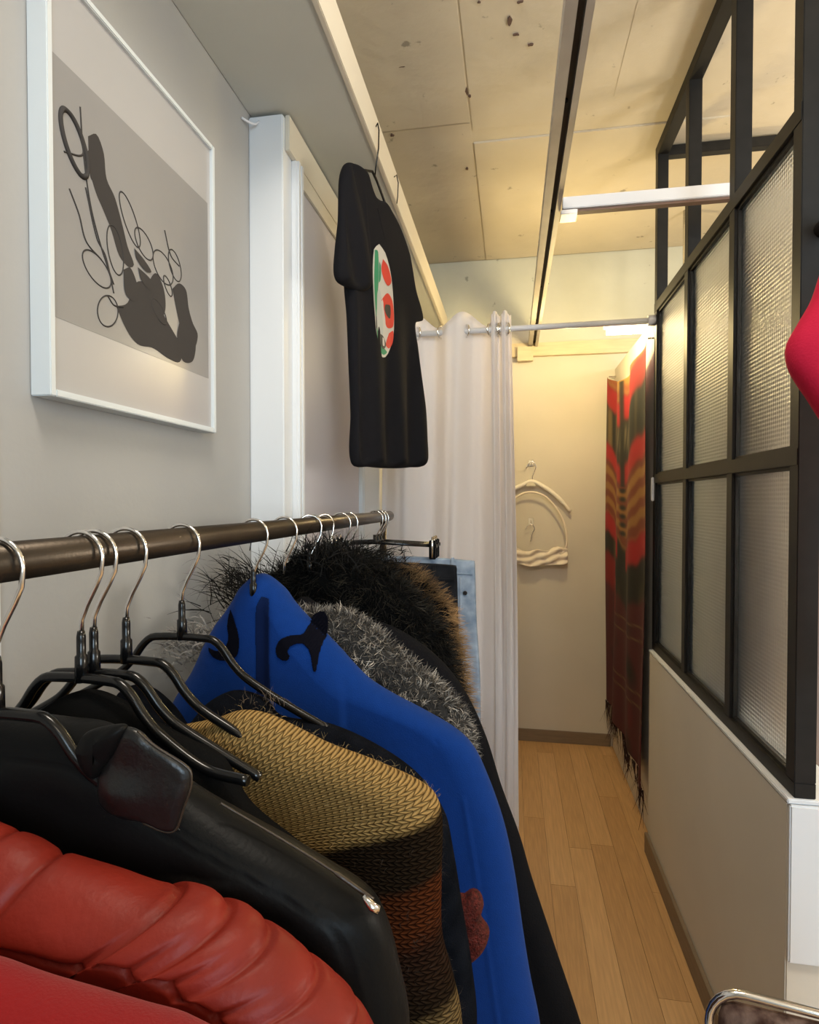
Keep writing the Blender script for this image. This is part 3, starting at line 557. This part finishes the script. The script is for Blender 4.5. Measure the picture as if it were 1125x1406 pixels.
def wire_hook(ln=.085):
    P = [(.026 * math.cos(a), .026 * math.sin(a) - .0045) for a in np.linspace(math.radians(168), math.radians(-8), 20)]
    P += [(.0245, -.020), (.018, -.034), (.008, -.052), (.001, -.068), (0, -ln - .012)]
    return [(x, 0, z) for x, z in P]
def hanger(y, label, rz=0., scale=1., roll=0., grp=None, frame=True, sleeve=True, name='hanger', ln=.085, dx=0, half=.2, drop=.108):
    t = thing(name, label, 'hanger', (XR + dx, y, ZR), rz, grp)
    MB().tube(wire_hook(ln), .0023, 10).build('hook', M['steel'], t)
    if sleeve: MB().tube([(0, 0, -ln + .006), (0, 0, -ln), (0, 0, -ln - .004), (0, 0, -ln - .018), (0, 0, -ln - .020), (0, 0, -ln - .046)], [.0035, .0045, .0045, .0045, .0062, .0065], 12).build('neck_sleeve', M['rubber'], t)
    if frame:
        b = -ln - .043; hh = [(0, b + .001), (.030, b), (.045, b - .002), (.058, b - .013), (.072, b - .032), (.090, b - .049), (.14, b - .078), (half, b - drop)]
        pts = [(-x, 0, z) for x, z in hh[::-1]] + [(x, 0, z) for x, z in hh[1:]]
        fr = MB().tube(smooth_path(pts, 70), .0052, 12).build('shoulder_bar', M['rubber'], t)
        fr.rotation_euler = (0, roll, 0)
    return t
grp = None
hanger(.423, 'nearest black coated hanger holding the black leather jacket', 0.05)
hanger(.522, 'second black coated hanger, lying across the tan cardigan shoulder', -.05, half=.185, drop=.085)
hanger(.540, 'third black coated hanger, close behind the second hanger', .06, half=.18, drop=.10)
hanger(.592, 'fourth black coated hanger with tan striped cardigan', .0, half=.15, drop=.09)
hanger(.705, 'fifth black coated hanger with wide arms in front of blue coat', .0)
hanger(.922, 'chrome hook hanger rising from the blue coat collar', .0, frame=False, ln=.068)
hanger(1.057, 'chrome hook hanger just behind the blue coat', .0, frame=False, sleeve=False, ln=.075)
for y, l, rz in ((1.20, 'hanger whose hook is at the front of the dark fur cluster', .5), (1.235, 'hanger with twisted hook within the dark fur tuft', -.7), (1.30, 'hanger with hook turned sideways above the black fur', .9), (1.43, 'first of the two paired bright hooks above brown fur', .1), (1.50, 'second of the two paired bright hooks above brown fur', .1)):
    hanger(y, l, rz, frame=False, ln=.06)
for y, l in ((1.81, 'first skirt hanger near the far end of the rod'), (1.855, 'middle skirt hanger near the far end of the rod'), (1.895, 'last skirt hanger at the far end of the rod')):
    t = hanger(y, l, 0, frame=False, sleeve=False, ln=.055, name='clip_hanger')
    MB().tube([(0, 0, -.055), (0, 0, -.075), (.012, 0, -.080)], .006, 10).build('neck_sleeve', M['rubber'], t)
    MB().tube([(-.17, 0, -.088), (-.01, 0, -.080), (.01, 0, -.080), (.20, 0, -.088)], .0055, 10).build('clip_bar', M['rubber'], t)
    for x in (-.15, .175):
        cp = MB().box(x, -.008, -.130, x + .022, -.0015, -.070).build('clip', M['rubber'], t, bevel=.002); MB().tube([(x + .011, -.011, -.125), (x + .011, -.012, -.075), (x + .011, -.004, -.062), (x + .011, .006, -.070), (x + .011, .006, -.10)], .0035, 8).build('spring', M['steel'], cp)

# ------------------------------------------------------------ garments
OUT = {
'RED': (.295, [(-.36, 1.26), (-0.3255, 1.2226), (-0.3049, 1.2174), (-0.2748, 1.211), (-0.2358, 1.2052), (-0.203, 1.2003), (-0.1757, 1.1956), (-0.14, 1.178), (-0.11, 1.12), (-.10, .95), (-0.09, 0.7)]),
'PUFFER': (.37, [(-0.43, 1.28), (-0.4027, 1.2603), (-0.3746, 1.2522), (-0.356, 1.2481), (-0.3377, 1.2403), (-0.3286, 1.238), (-0.2841, 1.2296), (-0.2496, 1.2214), (-0.2327, 1.2208), (-0.226, 1.2227), (-0.2078, 1.2202), (-0.1964, 1.2139), (-0.1931, 1.2133), (-0.1781, 1.2101), (-0.1654, 1.2021), (-0.1612, 1.1997), (-0.1439, 1.1904), (-0.1311, 1.1807), (-0.127, 1.1783), (-0.1107, 1.1668), (-0.0957, 1.1523), (-0.075, 1.11), (-0.062, 1.04), (-.06, .9), (-0.06, 0.7)]),
'LEATHER': (.455, [(-.43, 1.307), (-.39, 1.306), (-0.355, 1.3031), (-0.3128, 1.2836), (-0.2731, 1.2551), (-0.2251, 1.2313), (-0.1798, 1.2111), (-0.1421, 1.1921), (-0.109, 1.1737), (-0.0975, 1.1542), (-0.0886, 1.1225), (-0.0802, 1.0784), (-0.082, .95), (-0.085, 0.7)]),
'KNIT': (.532, [(-.43, 1.305), (-0.4004, 1.2976), (-0.3634, 1.2796), (-0.3191, 1.2603), (-0.2837, 1.2445), (-0.253, 1.1997), (-0.1965, 1.1583), (-0.1526, 1.1204), (-0.1239, 1.0745), (-0.115, .9), (-0.1, 0.6)]),
'TAN': (.615, [(-.43, 1.222), (-0.3959, 1.2346), (-0.3366, 1.2495), (-0.3054, 1.2607), (-0.2731, 1.2586), (-0.2363, 1.2447), (-0.1985, 1.2288), (-0.1533, 1.2154), (-0.125, 1.2058), (-0.0972, 1.1947), (-0.0792, 1.1821), (-0.0721, 1.1577), (-0.0728, 1.1028), (-0.072, 1.0321), (-0.0618, 0.9941), (-0.0509, 0.9437), (-.045, .8), (-0.03, 0.6)]),
'DENIM': (.705, [(-.43, 1.20), (-0.3913, 1.2362), (-0.3554, 1.2526), (-0.3153, 1.2436), (-0.2956, 1.2232), (-0.2277, 1.2156), (-0.1619, 1.1909), (-0.1116, 1.1586), (-0.0801, 1.1165), (-0.0694, 1.0727), (-0.0577, 1.0023), (-0.0461, 0.932), (-0.0398, 0.8646), (-0.05, 0.5)]),
'BLUE': (.955, [(-.43, 1.374), (-0.4095, 1.3642), (-0.3923, 1.3521), (-0.3726, 1.3275), (-0.3465, 1.3008), (-0.3257, 1.2841), (-0.2821, 1.2424), (-0.277, 1.2365), (-0.2378, 1.1989), (-0.1941, 1.1731), (-0.151, 1.1526), (-0.1206, 1.1376), (-0.0905, 1.1215), (-0.0667, 1.1028), (-0.0465, 1.0708), (-0.0134, 0.9841), (0.0054, 0.9026), (0.022, 0.7912), (0.0338, 0.7212), (0.0479, 0.6516), (0.07, 0.45)]),
'GREYFUR': (1.07, [(-.43, 1.29), (-0.3802, 1.2875), (-0.3434, 1.2886), (-0.307, 1.2869), (-0.2496, 1.2498), (-0.1931, 1.2021), (-0.1238, 1.1505), (-0.0869, 1.1078), (-0.0705, 1.0575), (-0.0657, 0.9967), (-0.0547, 0.9157), (-0.03, 0.8), (-.02, 0.5)]),
'LONG': (1.165, [(-.43, 1.30), (-0.3958, 1.2827), (-0.2397, 1.2424), (-0.1491, 1.1863), (-0.0899, 1.1153), (-0.0489, 1.0294), (-0.0168, 0.9289), (0.0179, 0.8366), (0.0409, 0.7584), (0.0838, 0.6318), (0.1404, 0.4647), (0.17, 0.35), (0.2, 0.12)]),
'BLACKFUR': (1.27, [(-.43, 1.385), (-.40, 1.382), (-0.3777, 1.3763), (-0.2933, 1.3433), (-0.2271, 1.309), (-0.1781, 1.2538), (-0.1377, 1.1828), (-0.1204, 1.1038), (-0.1043, 1.0084), (-0.0945, 0.9066), (-0.09, 0.8), (-0.08, 0.5)]),
'BROWNFUR': (1.46, [(-.43, 1.355), (-0.3902, 1.352), (-0.3202, 1.3454), (-0.2439, 1.3183), (-0.2012, 1.2822), (-0.1602, 1.2276), (-0.1342, 1.1564), (-0.1194, 1.0685), (-0.1044, 0.9435), (-0.095, 0.8142), (-0.09, 0.5)]),
}
# right neighbours' fabrics
M['red_wool'] = mat('bright_red_felt', (.20, .004, .004), .9, bump=.4, bscale=500, sheen=.1, spec=.2)
M['puffer'] = mat('orange_red_leather', (.175, .013, .006), .50, bump=.35, bscale=160, var=.15, vscale=18, spec=.25, bdist=.0015)
M['leather'] = mat('black_leather', (.005, .005, .005), .42, bump=.3, bscale=220, bdist=.001, spec=.08)
M['leather_lapel'] = mat('glossy_black_leather', (.006, .006, .006), .32, bump=.4, bscale=160, bdist=.0015, spec=.45)
M['leather_brown'] = mat('rubbed_leather_edge', (.03, .02, .012), .35, bump=.3, bscale=200)
M['dark_knit'] = mat('charcoal_jersey', (.005, .005, .005), .95, bump=.4, bscale=500, spec=.02)
M['dark_denim'] = mat('dark_denim', (.003, .0035, .005), .95, bump=.5, bscale=600, col2=(.006, .007, .010), vscale=40, spec=.02)
M['blue'] = mat('royal_blue_wool', (.003, .028, .155), .95, bump=.35, bscale=600, sheen=.03, spec=.1, var=.05, vscale=80)
M['blue_dark'] = mat('navy_collar_lining', (.002, .008, .04), .95, spec=.1)
M['velvet'] = mat('black_velvet_applique', (.003, .003, .006), .95, spec=.05)
M['black_wool'] = mat('black_wool', (.004, .004, .005), .95, bump=.5, bscale=300, spec=.1)
T1 = (.32, .20, .072); T2 = (.018, .011, .006); T3 = (.065, .018, .006); T4 = (.022, .010, .006); T5 = (.13, .085, .035)
tan = knit('striped_chunky_knit', [(0, T5), (.120, T5), (.145, T2), (.30, T4), (.36, T3), (.46, T3), (.49, T2), (.62, T2), (.645, T1), (1.0, T1)])

def garment(key, name, label, cat, m, T, disp=None, wl=.225, **kw):
    y, R_ = OUT[key]; t = thing(name, label, cat, (0, 0, 0)); o, G_, mj = pillow('body', sym(R_, wl=wl), y, T, m, t, disp=disp, xc=-.40, **kw); return t, o, G_, mj
def softfold(seed, amp=.006, fx=26, fz=5):
    return lambda X, Z, d, a: amp * nz(X * fx, Z * fz, 0 * X, seed=seed) + amp * .3 * nz(X * fx * 3, Z * fz * 3, 0 * X, seed=seed + 50)
t, *_ = garment('RED', 'red_sweater', 'bright red felt garment, nearest on the rack at the bottom left', 'sweater', M['red_wool'], .030, softfold(1, .005), wl=.2)
# puffer with stitched channels
seams = []
yP, RP = OUT['PUFFER']; oo = spline(sym(RP, wl=.2), 620); arcs = np.r_[0, np.cumsum(np.linalg.norm(np.diff(oo, axis=0), axis=1))]
for sx_, sz_ in ((-.374, 1.252), (-.333, 1.239), (-.2327, 1.2208), (-.1945, 1.2135), (-.163, 1.2005), (-.129, 1.1795), (-.098, 1.155), (-.066, 1.06)):
    seams.append(arcs[np.argmin(np.hypot(oo[:, 0] - sx_, oo[:, 1] - sz_))])
def puff(X, Z, d, a):
    dt = np.min(np.abs(a[..., None] - np.array(seams)), -1)
    g = -.0045 * np.exp(-(dt / .0022) ** 2) + .0045 * np.sqrt(np.clip(dt / .02, 0, 1))
    lo = -.0045 * np.exp(-((d - .047 - .003 * np.sin(a * 30)) / .0022) ** 2)
    wr_ = .0012 * nz(X * 120, Z * 60, 0 * X, seed=21) * np.exp(-(dt / .02) ** 2) + .0015 * nz(X * 40, Z * 60, 0 * X, seed=23)
    return g * np.clip(1 - (d - .040) / .012, 0, 1) + lo + wr_ * (d < .05)
t, *_ = garment('PUFFER', 'padded_jacket', 'orange-red padded leather jacket with stitched channels between red felt and black leather', 'jacket', M['puffer'], .038, puff, wl=.2, n=620, mj=90, edge=1.5, notch=lambda ar: .0045 * np.exp(-(np.min(np.abs(ar[:, None] - np.array(seams)), 1) / .004) ** 2))
# leather jacket
lj, *_ = garment('LEATHER', 'leather_jacket', 'black leather jacket with glossy turned lapel, behind the orange-red padded one', 'jacket', M['leather'], .036, lambda X, Z, d, a: .004 * nz(X * 22, Z * 14, 0 * X, seed=31) + .0012 * nz(X * 90, Z * 70, 0 * X, seed=33) - .003 * np.exp(-((d - .018) / .0014) ** 2) - .003 * np.exp(-((d - .026) / .0014) ** 2) + .003 * nz(X * 60, Z * 18, 0 * X, seed=36) * (Z < 1.2), wl=.2, n=300, mj=60)
lap = [(-0.3238, 1.3069), (-0.3029, 1.3201), (-0.2902, 1.3186), (-0.2776, 1.3087), (-0.2502, 1.2895), (-0.2483, 1.2765), (-.254, 1.258), (-0.262, 1.2398), (-0.2858, 1.2455), (-0.3116, 1.2477), (-0.3285, 1.256), (-0.3300, 1.2787), (-.327, 1.294)]
def lw(Fu):
    F2 = Fu.copy(); F2[..., 1] += .35 * (F2[..., 0] + .29) ** 2 * 10; return F2
pillow('lapel', lap, .4135, .0045, M['leather_lapel'], lj, closed=True, n=200, mj=44, edge=1.6, disp=lambda X, Z, d, a: .0065 * np.exp(-(((X + .306) / .020) ** 2 + ((Z - 1.268) / .014) ** 2)) + .0008 * nz(X * 190, Z * 90, 0 * X, seed=37), warp=lw)
MB().tube([(p[0], .4135 - .0012 + .35 * (p[0] + .29) ** 2 * 10, p[1]) for p in spline(lap[2:9], 40)], .0011, 6).build('lapel_edge', M['leather_brown'], lj)
pillow('collar', [(-.345, 1.300), (-.336, 1.314), (-.318, 1.321), (-.300, 1.322), (-.306, 1.306), (-.318, 1.290), (-.328, 1.278), (-.338, 1.284)], .412, .010, M['leather'], lj, closed=True, n=80, mj=16, edge=2)
MB().tube(smooth_path([(-.235, .440, 1.252), (-.225, .444, 1.244), (-.18, .446, 1.2215), (-.142, .446, 1.2025), (-.108, .447, 1.182)], 40), [.001] * 30 + [.002] * 10, 8).build('shoulder_piping', M['leather_brown'], lj)
setlabel(MB().tube([(-.114, .4385, 1.190), (-.107, .437, 1.184), (-.1015, .438, 1.181)], [.002, .0038, .0035], 12).build('zip_end', M['steel'], lj), 'small bright metal zip end')
# black jersey, cardigan, denim
garment('KNIT', 'black_jersey', 'black jersey hanging between the leather jacket and the tan cardigan', 'top', M['dark_knit'], .026, softfold(41, .005))
tc_, *_ = garment('TAN', 'knit_cardigan', 'chunky tan knitted cardigan with dark and rust stripes', 'cardigan', tan, .034, softfold(43, .004, 18, 6), n=300, mj=60)
r_ = np.random.default_rng(5); o_, Gt, mjt = pillow('tmp', sym(OUT['TAN'][1]), .615, .034, tan, None, xc=-.40); bpy.data.objects.remove(o_)
P, Nn = sample_grid(Gt, 2600, 3, jr=40, zmin=.9); kcol = np.where((P[:, 2:3] - .34 * P[:, 0:1] > 1.205), np.array([[.40, .28, .12]]), np.array([[.03, .018, .010]]))
P = P + Nn * .001; strands('yarn_fuzz', P, Nn, .010, .00045, vcol('yarn_fuzz_fibre', .9), tc_, kcol, droop=.2, curl=.5, jit=.8, seed=6)
dn, *_ = garment('DENIM', 'denim_jacket', 'dark frayed denim jacket on the fifth hanger in front of blue coat', 'jacket', M['dark_denim'], .030, softfold(47, .006))
fb = np.c_[rng.uniform(-.345, -.28, 50), np.full(50, .690), rng.uniform(1.235, 1.25, 50)]; strands('frayed_threads', fb, np.tile([0, -.3, 1.], (50, 1)), .022, .0009, vcol('thread', .9), dn, np.tile([[.18, .13, .09]], (50, 1)), droop=.2, curl=.4, seed=9)
M['glitter'] = mat('red_sequin_knit', (.022, .003, .002), .55, bump=1, bscale=420, spec=.2, col2=(.13, .016, .010), vscale=260, bdist=.004)
gl = thing('sequin_scarf', 'dark red glittery sequin scarf poking out beside the blue coat', 'scarf', (0, 0, 0))
pillow('body', [(-0.0598, 0.9775), (-0.0479, 0.9856), (-0.0387, 0.9809), (-0.0347, 0.9679), (-0.0384, 0.952), (-0.0272, 0.9346), (-0.0325, 0.9127), (-0.0501, 0.893), (-.058, .85), (-.07, .75), (-.13, .75), (-.12, .85), (-.11, .93), (-.09, .975)], .765, .016, M['glitter'], gl, closed=True, n=120, mj=16, disp=lambda X, Z, d, a: .002 * nz(X * 300, Z * 300, 0 * X, seed=61))
# blue coat
def bluef(X, Z, d, a):
    r = .004 * nz(X * 16, Z * 5, 0 * X, seed=71)
    r = r + .012 * np.exp(-((X + .395) / .012) ** 2) * 0 - .006 * np.exp(-((X + .408) / .009) ** 2) * np.clip((Z - 1.10) / .05, 0, 1)      # front opening
    edge = X - (-.275 + (1.2365 - Z) * .06); r = r + .006 / (1 + np.exp(edge / .002)) * (Z > .95)                                           # collar edge
    r = r + .0025 * np.exp(-((X - (-.075 + (1.03 - Z) * .17 + .1 * np.clip(.9 - Z, 0, 1) * -.2)) / .0035) ** 2) * (Z < 1.03)                      # sleeve crease
    r = r - .003 * np.exp(-((X + .118) / .002) ** 2) * (Z > 1.11)
    return r
bc, bo, bG, _ = garment('BLUE', 'blue_coat', 'royal blue wool coat with black curled appliques on its collar', 'coat', M['blue'], .038, bluef, n=420, mj=90, drop=.24)
from mathutils import kdtree
def conform(pts, G_, m, name, parent, off=.0028, cell=.0011, th=.0012):
    """a cloth patch of the given outline lying on the garment's front sheet"""
    P = spline(list(pts) + [pts[0]], 161)[:160]; gf_ = G_[:, G_.shape[1] // 2:].reshape(-1, 3); kd = kdtree.KDTree(len(gf_))
    for q, p in enumerate(gf_): kd.insert((p[0], 0, p[2]), q)
    kd.balance(); x0, z0 = P.min(0); x1, z1 = P.max(0); nx_ = int((x1 - x0) / cell) + 1; nz_ = int((z1 - z0) / cell) + 1
    cx_ = x0 + (np.arange(nx_) + .5) * cell; cz_ = z0 + (np.arange(nz_) + .5) * cell; CX, CZ = np.meshgrid(cx_, cz_, indexing='ij'); ins = np.zeros(CX.shape, bool); q = np.roll(P, -1, 0)
    for (ax, az), (bx_, bz) in zip(P, q):
        c1 = (az > CZ) != (bz > CZ); ins ^= c1 & (CX < (bx_ - ax) * (CZ - az) / (bz - az + 1e-12) + ax)
    idx = {}; vs = []; fs = []
    def vert(a, b):
        if (a, b) not in idx:
            x, z = x0 + a * cell, z0 + b * cell; near = kd.find_n((x, 0, z), 4); wt = [1 / (n_[2] + 1e-5) for n_ in near]
            y = sum(w_ * gf_[n_[1]][1] for w_, n_ in zip(wt, near)) / sum(wt); idx[(a, b)] = len(vs); vs.append((x, y - off, z))
        return idx[(a, b)]
    for a, b in zip(*np.nonzero(ins)): fs.append((vert(a, b), vert(a + 1, b), vert(a + 1, b + 1), vert(a, b + 1)))
    o = raw_mesh(name, np.array(vs), np.array(fs), m, parent); so = o.modifiers.new('thick', 'SOLIDIFY'); so.thickness = th; so.offset = -1; return o
cR = [(-0.3151, 1.3122), (-0.3078, 1.2983), (-0.3129, 1.2509), (-0.3154, 1.2212), (-0.3191, 1.2211), (-0.3276, 1.2502), (-0.34, 1.2639), (-0.3561, 1.262), (-0.3637, 1.2521), (-0.36, 1.244), (-0.3663, 1.2365), (-0.3801, 1.2418), (-0.3838, 1.256), (-0.3761, 1.2707), (-0.3611, 1.2773), (-0.3424, 1.2792), (-0.3349, 1.3032), (-0.325, 1.3106)]
cL = [(-0.473, 1.3152), (-0.4615, 1.3022), (-0.4525, 1.2808), (-0.4501, 1.2567), (-0.4567, 1.2382), (-0.4801, 1.231), (-0.4997, 1.2362), (-0.5115, 1.2479), (-0.4931, 1.2463), (-0.4774, 1.2519), (-0.4695, 1.268), (-0.4745, 1.2921)]
for P_ in (cR, cL):
    o = conform(P_, bG, M['velvet'], 'applique', bc); setlabel(o, 'black curled velvet applique')
conform([(-.4130, 1.3400), (-.4005, 1.3340), (-.3975, 1.247), (-.397, 1.15), (-.414, 1.15), (-.4195, 1.246), (-.4195, 1.322)], bG, M['blue_dark'], 'collar_opening', bc)

# furs
M['fur_core'] = mat('fur_backing', (.004, .004, .004), 1, spec=0)
M['fur_core_grey'] = mat('grey_fur_backing', (.03, .028, .026), 1, spec=.05)
fv = vcol('fur_fibre', .75); nm(fv)[2].inputs['Specular IOR Level'].default_value = .15
gf, _, G_, mj = garment('GREYFUR', 'grey_fur_coat', 'curly grey fur coat showing behind the blue coat shoulder', 'coat', M['fur_core_grey'], .045)
P, Nn = sample_grid(G_, 22000, 21, jr=mj - 6, zmin=.85); cl_ = np.clip(.5 + .5 * nz(P[:, 0] * 330, P[:, 1] * 300, P[:, 2] * 330, seed=81), 0, 1)[:, None]
colg = np.array([[.045, .04, .038]]) * (1 - cl_ ** 1.4) + np.array([[.78, .70, .60]]) * cl_ ** 2.2
flow = np.stack([nz(P[:, 0] * 240, P[:, 1] * 240, P[:, 2] * 240, seed=s) for s in (82, 83, 84)], -1)
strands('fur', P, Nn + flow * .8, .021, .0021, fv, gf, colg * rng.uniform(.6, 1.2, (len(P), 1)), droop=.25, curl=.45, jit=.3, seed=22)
lg = garment('LONG', 'long_black_coat', 'long black coat flaring out to the floor behind the blue coat', 'coat', M['black_wool'], .035, softfold(91, .008, 30, 3), n=200)[0]
bf, _, G_, mj = garment('BLACKFUR', 'black_fur_coat', 'shaggy black fur coat beneath the tangle of hooks', 'coat', M['fur_core'], .060, wl=.20)
P, Nn = sample_grid(G_, 16000, 31, jr=mj - 8, zmin=.85); c0 = np.clip(.5 + .5 * nz(P[:, 0] * 140, P[:, 1] * 140, P[:, 2] * 140, seed=85), 0, 1)[:, None]
colb = np.array([[.005, .0045, .004]]) + np.array([[.028, .024, .017]]) * c0 ** 2
flow = np.stack([nz(P[:, 0] * 110, P[:, 1] * 110, P[:, 2] * 110, seed=s) for s in (86, 87, 88)], -1)
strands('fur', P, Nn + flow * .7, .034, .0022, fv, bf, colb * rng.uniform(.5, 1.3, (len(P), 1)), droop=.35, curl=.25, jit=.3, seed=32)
# feathery tufts: by the hooks and over the left shoulder
def tuft(n, c_, sp_, l, parent, seed, d=(0, 0, 1), col=(.006, .0055, .005), w_=.0030, name='long_fur'):
    r = np.random.default_rng(seed); P = np.array(c_) + r.normal(0, 1, (n, 3)) * np.array(sp_); return strands(name, P, np.tile(np.array(d, float), (n, 1)), l, w_, fv, parent, np.tile(np.array([col]), (n, 1)), droop=.35, curl=.12, jit=.55, seed=seed, segs=4)
tuft(420, (-.40, 1.24, 1.375), (.035, .05, .015), .060, bf, 41, (.2, -.2, 1))
tuft(420, (-.56, 1.18, 1.305), (.030, .04, .028), .075, bf, 42, (-.6, -.2, .9))
tuft(160, (-.33, 1.30, 1.365), (.04, .05, .012), .050, bf, 43, (.9, -.2, .6))
tuft(420, (-.60, 1.03, 1.225), (.03, .03, .022), .032, gf, 44, (-.6, -.3, .7), (.30, .28, .26))
wf, _, G_, mj = garment('BROWNFUR', 'brown_fur_coat', 'dark fur coat turning brown at its right edge by the jeans', 'coat', M['fur_core'], .055, wl=.20)
P, Nn = sample_grid(G_, 13000, 51, jr=mj - 8, zmin=.85); kx = np.clip((P[:, 0:1] + .32) / .13, 0, 1)
colw = (np.array([[.018, .016, .012]]) * (1 - kx) + np.array([[.36, .215, .095]]) * kx) * (.35 + .9 * np.clip(.5 + .5 * nz(P[:, 0] * 80, P[:, 1] * 50, P[:, 2] * 30, seed=95), 0, 1)[:, None])
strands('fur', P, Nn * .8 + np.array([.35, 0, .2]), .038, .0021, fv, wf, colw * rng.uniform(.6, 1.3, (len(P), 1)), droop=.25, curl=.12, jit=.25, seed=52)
tuft(160, (-.36, 1.46, 1.36), (.05, .03, .008), .035, wf, 53, (.5, 0, .9))

# jeans hanging by clips
def trousers(name, label, cat, m, y, xl, xr, ztop, slope, T, zb=.5):
    t = thing(name, label, cat, (0, 0, 0)); out = [(xl - .02, zb), (xl - .01, ztop - .35), (xl, ztop - .03), (xl + .004, ztop), (xr - .004, ztop + slope), (xr, ztop + slope - .02), (xr + .006, ztop - .2), (xr + .018, ztop - .40), (xr + .02, zb)]
    pillow('body', out, y, T, m, t, n=200, mj=30, edge=1.1, disp=lambda X, Z, d, a: .004 * nz(X * 40, Z * 12, 0 * X, seed=97) - .003 * (np.abs(Z - (ztop - .042)) < .002), xc=(xl + xr) / 2, spine=lambda O: np.c_[(xl + xr) / 2 + (O[:, 0] - (xl + xr) / 2) * .3, np.minimum(O[:, 1], ztop - .05)])
    MB().tube([(xl + .01, y - T - .004, ztop - .040), (xr - .008, y - T - .003, ztop + slope - .042)], .002, 6).build('waistband_seam', m, t)
    MB().tube([(xr - .045, y - T - .004, ztop - .06), (xr - .045, y - T - .004, ztop - .22), (xr - .06, y - T - .004, ztop - .25)], .0018, 6).build('fly_seam', m, t)
    MB().box(xr - .075, y - T - .008, ztop - .045, xr - .065, y - T - .002, ztop + .002).build('belt_loop', m, t, bevel=.001)
    MB().tube([(xr - .03, y - T - .003, ztop - .11), (xr - .03, y - T - .008, ztop - .11)], .007, 12).build('button', M['steel'], t)
    return t
M['pale_denim'] = mat('pale_blue_denim', (.13, .19, .27), .85, bump=.5, bscale=500, col2=(.36, .43, .52), vscale=22)
M['black_denim'] = mat('black_denim', (.007, .008, .010), .9, bump=.5, bscale=500, col2=(.016, .017, .02), vscale=25, spec=.15)
trousers('black_jeans', 'black denim jeans clipped in front of the pale blue pair', 'jeans', M['black_denim'], 1.812, -.46, -.168, 1.300, .0, .012, .45)
trousers('pale_jeans', 'pale blue faded jeans clipped at the far end of the rack', 'jeans', M['pale_denim'], 1.866, -.47, -.115, 1.318, -.008, .012, .4)

# ------------------------------------------------------------ pink blouse at the right edge
M['pink'] = mat('crimson_pink_cloth', (.50, .010, .045), .85, bump=.3, bscale=400, spec=.2)
pk = thing('pink_top', 'crimson pink sleeved top hanging at the right edge before the glass', 'top', (0, 0, 0))
o_ = [(.50, 1.15), (.47, 1.42), (.45, 1.53), (.42, 1.575), (.385, 1.635), (.362, 1.675), (.358, 1.705), (.372, 1.735), (.388, 1.765), (.402, 1.81), (.43, 1.87), (.50, 1.93), (.58, 1.965), (.68, 1.965), (.76, 1.93), (.83, 1.87), (.87, 1.79), (.90, 1.70), (.87, 1.66), (.82, 1.60), (.79, 1.45), (.77, 1.15)]
pillow('body', o_, .85, .035, M['pink'], pk, n=180, mj=26, xc=.63, disp=softfold(101, .006))
h2 = thing('rail_hanger', 'chrome hanger carrying the crimson pink top', 'hanger', (.63, .85, 2.06))
MB().tube(wire_hook(.085), .0024, 8).build('hook', M['steel'], h2)
wr2 = thing('wall_rail', 'short steel rail running forward from the nearest black post', 'rail', (0, 0, 0))
MB().tube([(.63, 1.341, 2.06), (.63, .3, 2.06)], .0175, 16).build('rail', M['rod'], wr2); MB().tube([(.63, .34, 0), (.63, .34, 2.05)], .012, 12).build('upright', M['rod'], wr2)

# ------------------------------------------------------------ chair bottom right
ch_ = thing('chair', 'chrome tube chair with brown patterned woven backrest', 'chair', (.475, .815, 0), math.radians(-10))
def rrect(w_, h_, r, n=7):
    P = []
    for cx_, cz_, a0 in ((w_ - r, h_ - r, 0), (-w_ + r, h_ - r, 90), (-w_ + r, -h_ + r, 180), (w_ - r, -h_ + r, 270)):
        for a in np.linspace(a0, a0 + 90, n): P.append((cx_ + r * math.cos(math.radians(a)), 0, cz_ + r * math.sin(math.radians(a))))
    return P
bk = MB().tube(rrect(.205, .17, .045), .006, 12, closed=True).build('back_frame', M['steel'], ch_); bk.location = (0, 0, .645); bk.rotation_euler = (math.radians(-8), 0, 0)
M['weave'] = mat('brown_woven_pattern', (.040, .018, .013), .9, bump=.8, bscale=90, col2=(.20, .13, .10), vscale=60, spec=.1, stretch=(1, 1, .6), bdist=.004)
o_ = [( .190, -.155), (.193, .14), (.180, .156), (-.180, .156), (-.193, .14), (-.190, -.155)]
o, _, _ = pillow('backrest', o_, 0, .014, M['weave'], ch_, closed=True, n=100, mj=16); o.location = (0, 0, .645); o.rotation_euler = (math.radians(-8), 0, 0)
o, _, _ = pillow('seat', [(.20, .0), (.21, .03), (.20, .40), (.17, .42), (-.17, .42), (-.20, .40), (-.21, .03), (-.20, 0)], 0, .022, M['weave'], ch_, closed=True, n=100, mj=16, warp=lambda Fu: np.stack([Fu[..., 0], -Fu[..., 2] - .03, .445 - Fu[..., 1]], -1))
for sx_ in (-1, 1):
    MB().tube(smooth_path([(sx_ * .205, -.02, .60), (sx_ * .21, .0, .50), (sx_ * .215, .02, .2), (sx_ * .215, .03, .009)], 12), .008, 12).build('leg', M['steel'], ch_)
    MB().tube(smooth_path([(sx_ * .215, -.02, .43), (sx_ * .215, -.40, .43), (sx_ * .215, -.44, .40), (sx_ * .215, -.45, .009)], 20), .008, 12).build('leg', M['steel'], ch_)
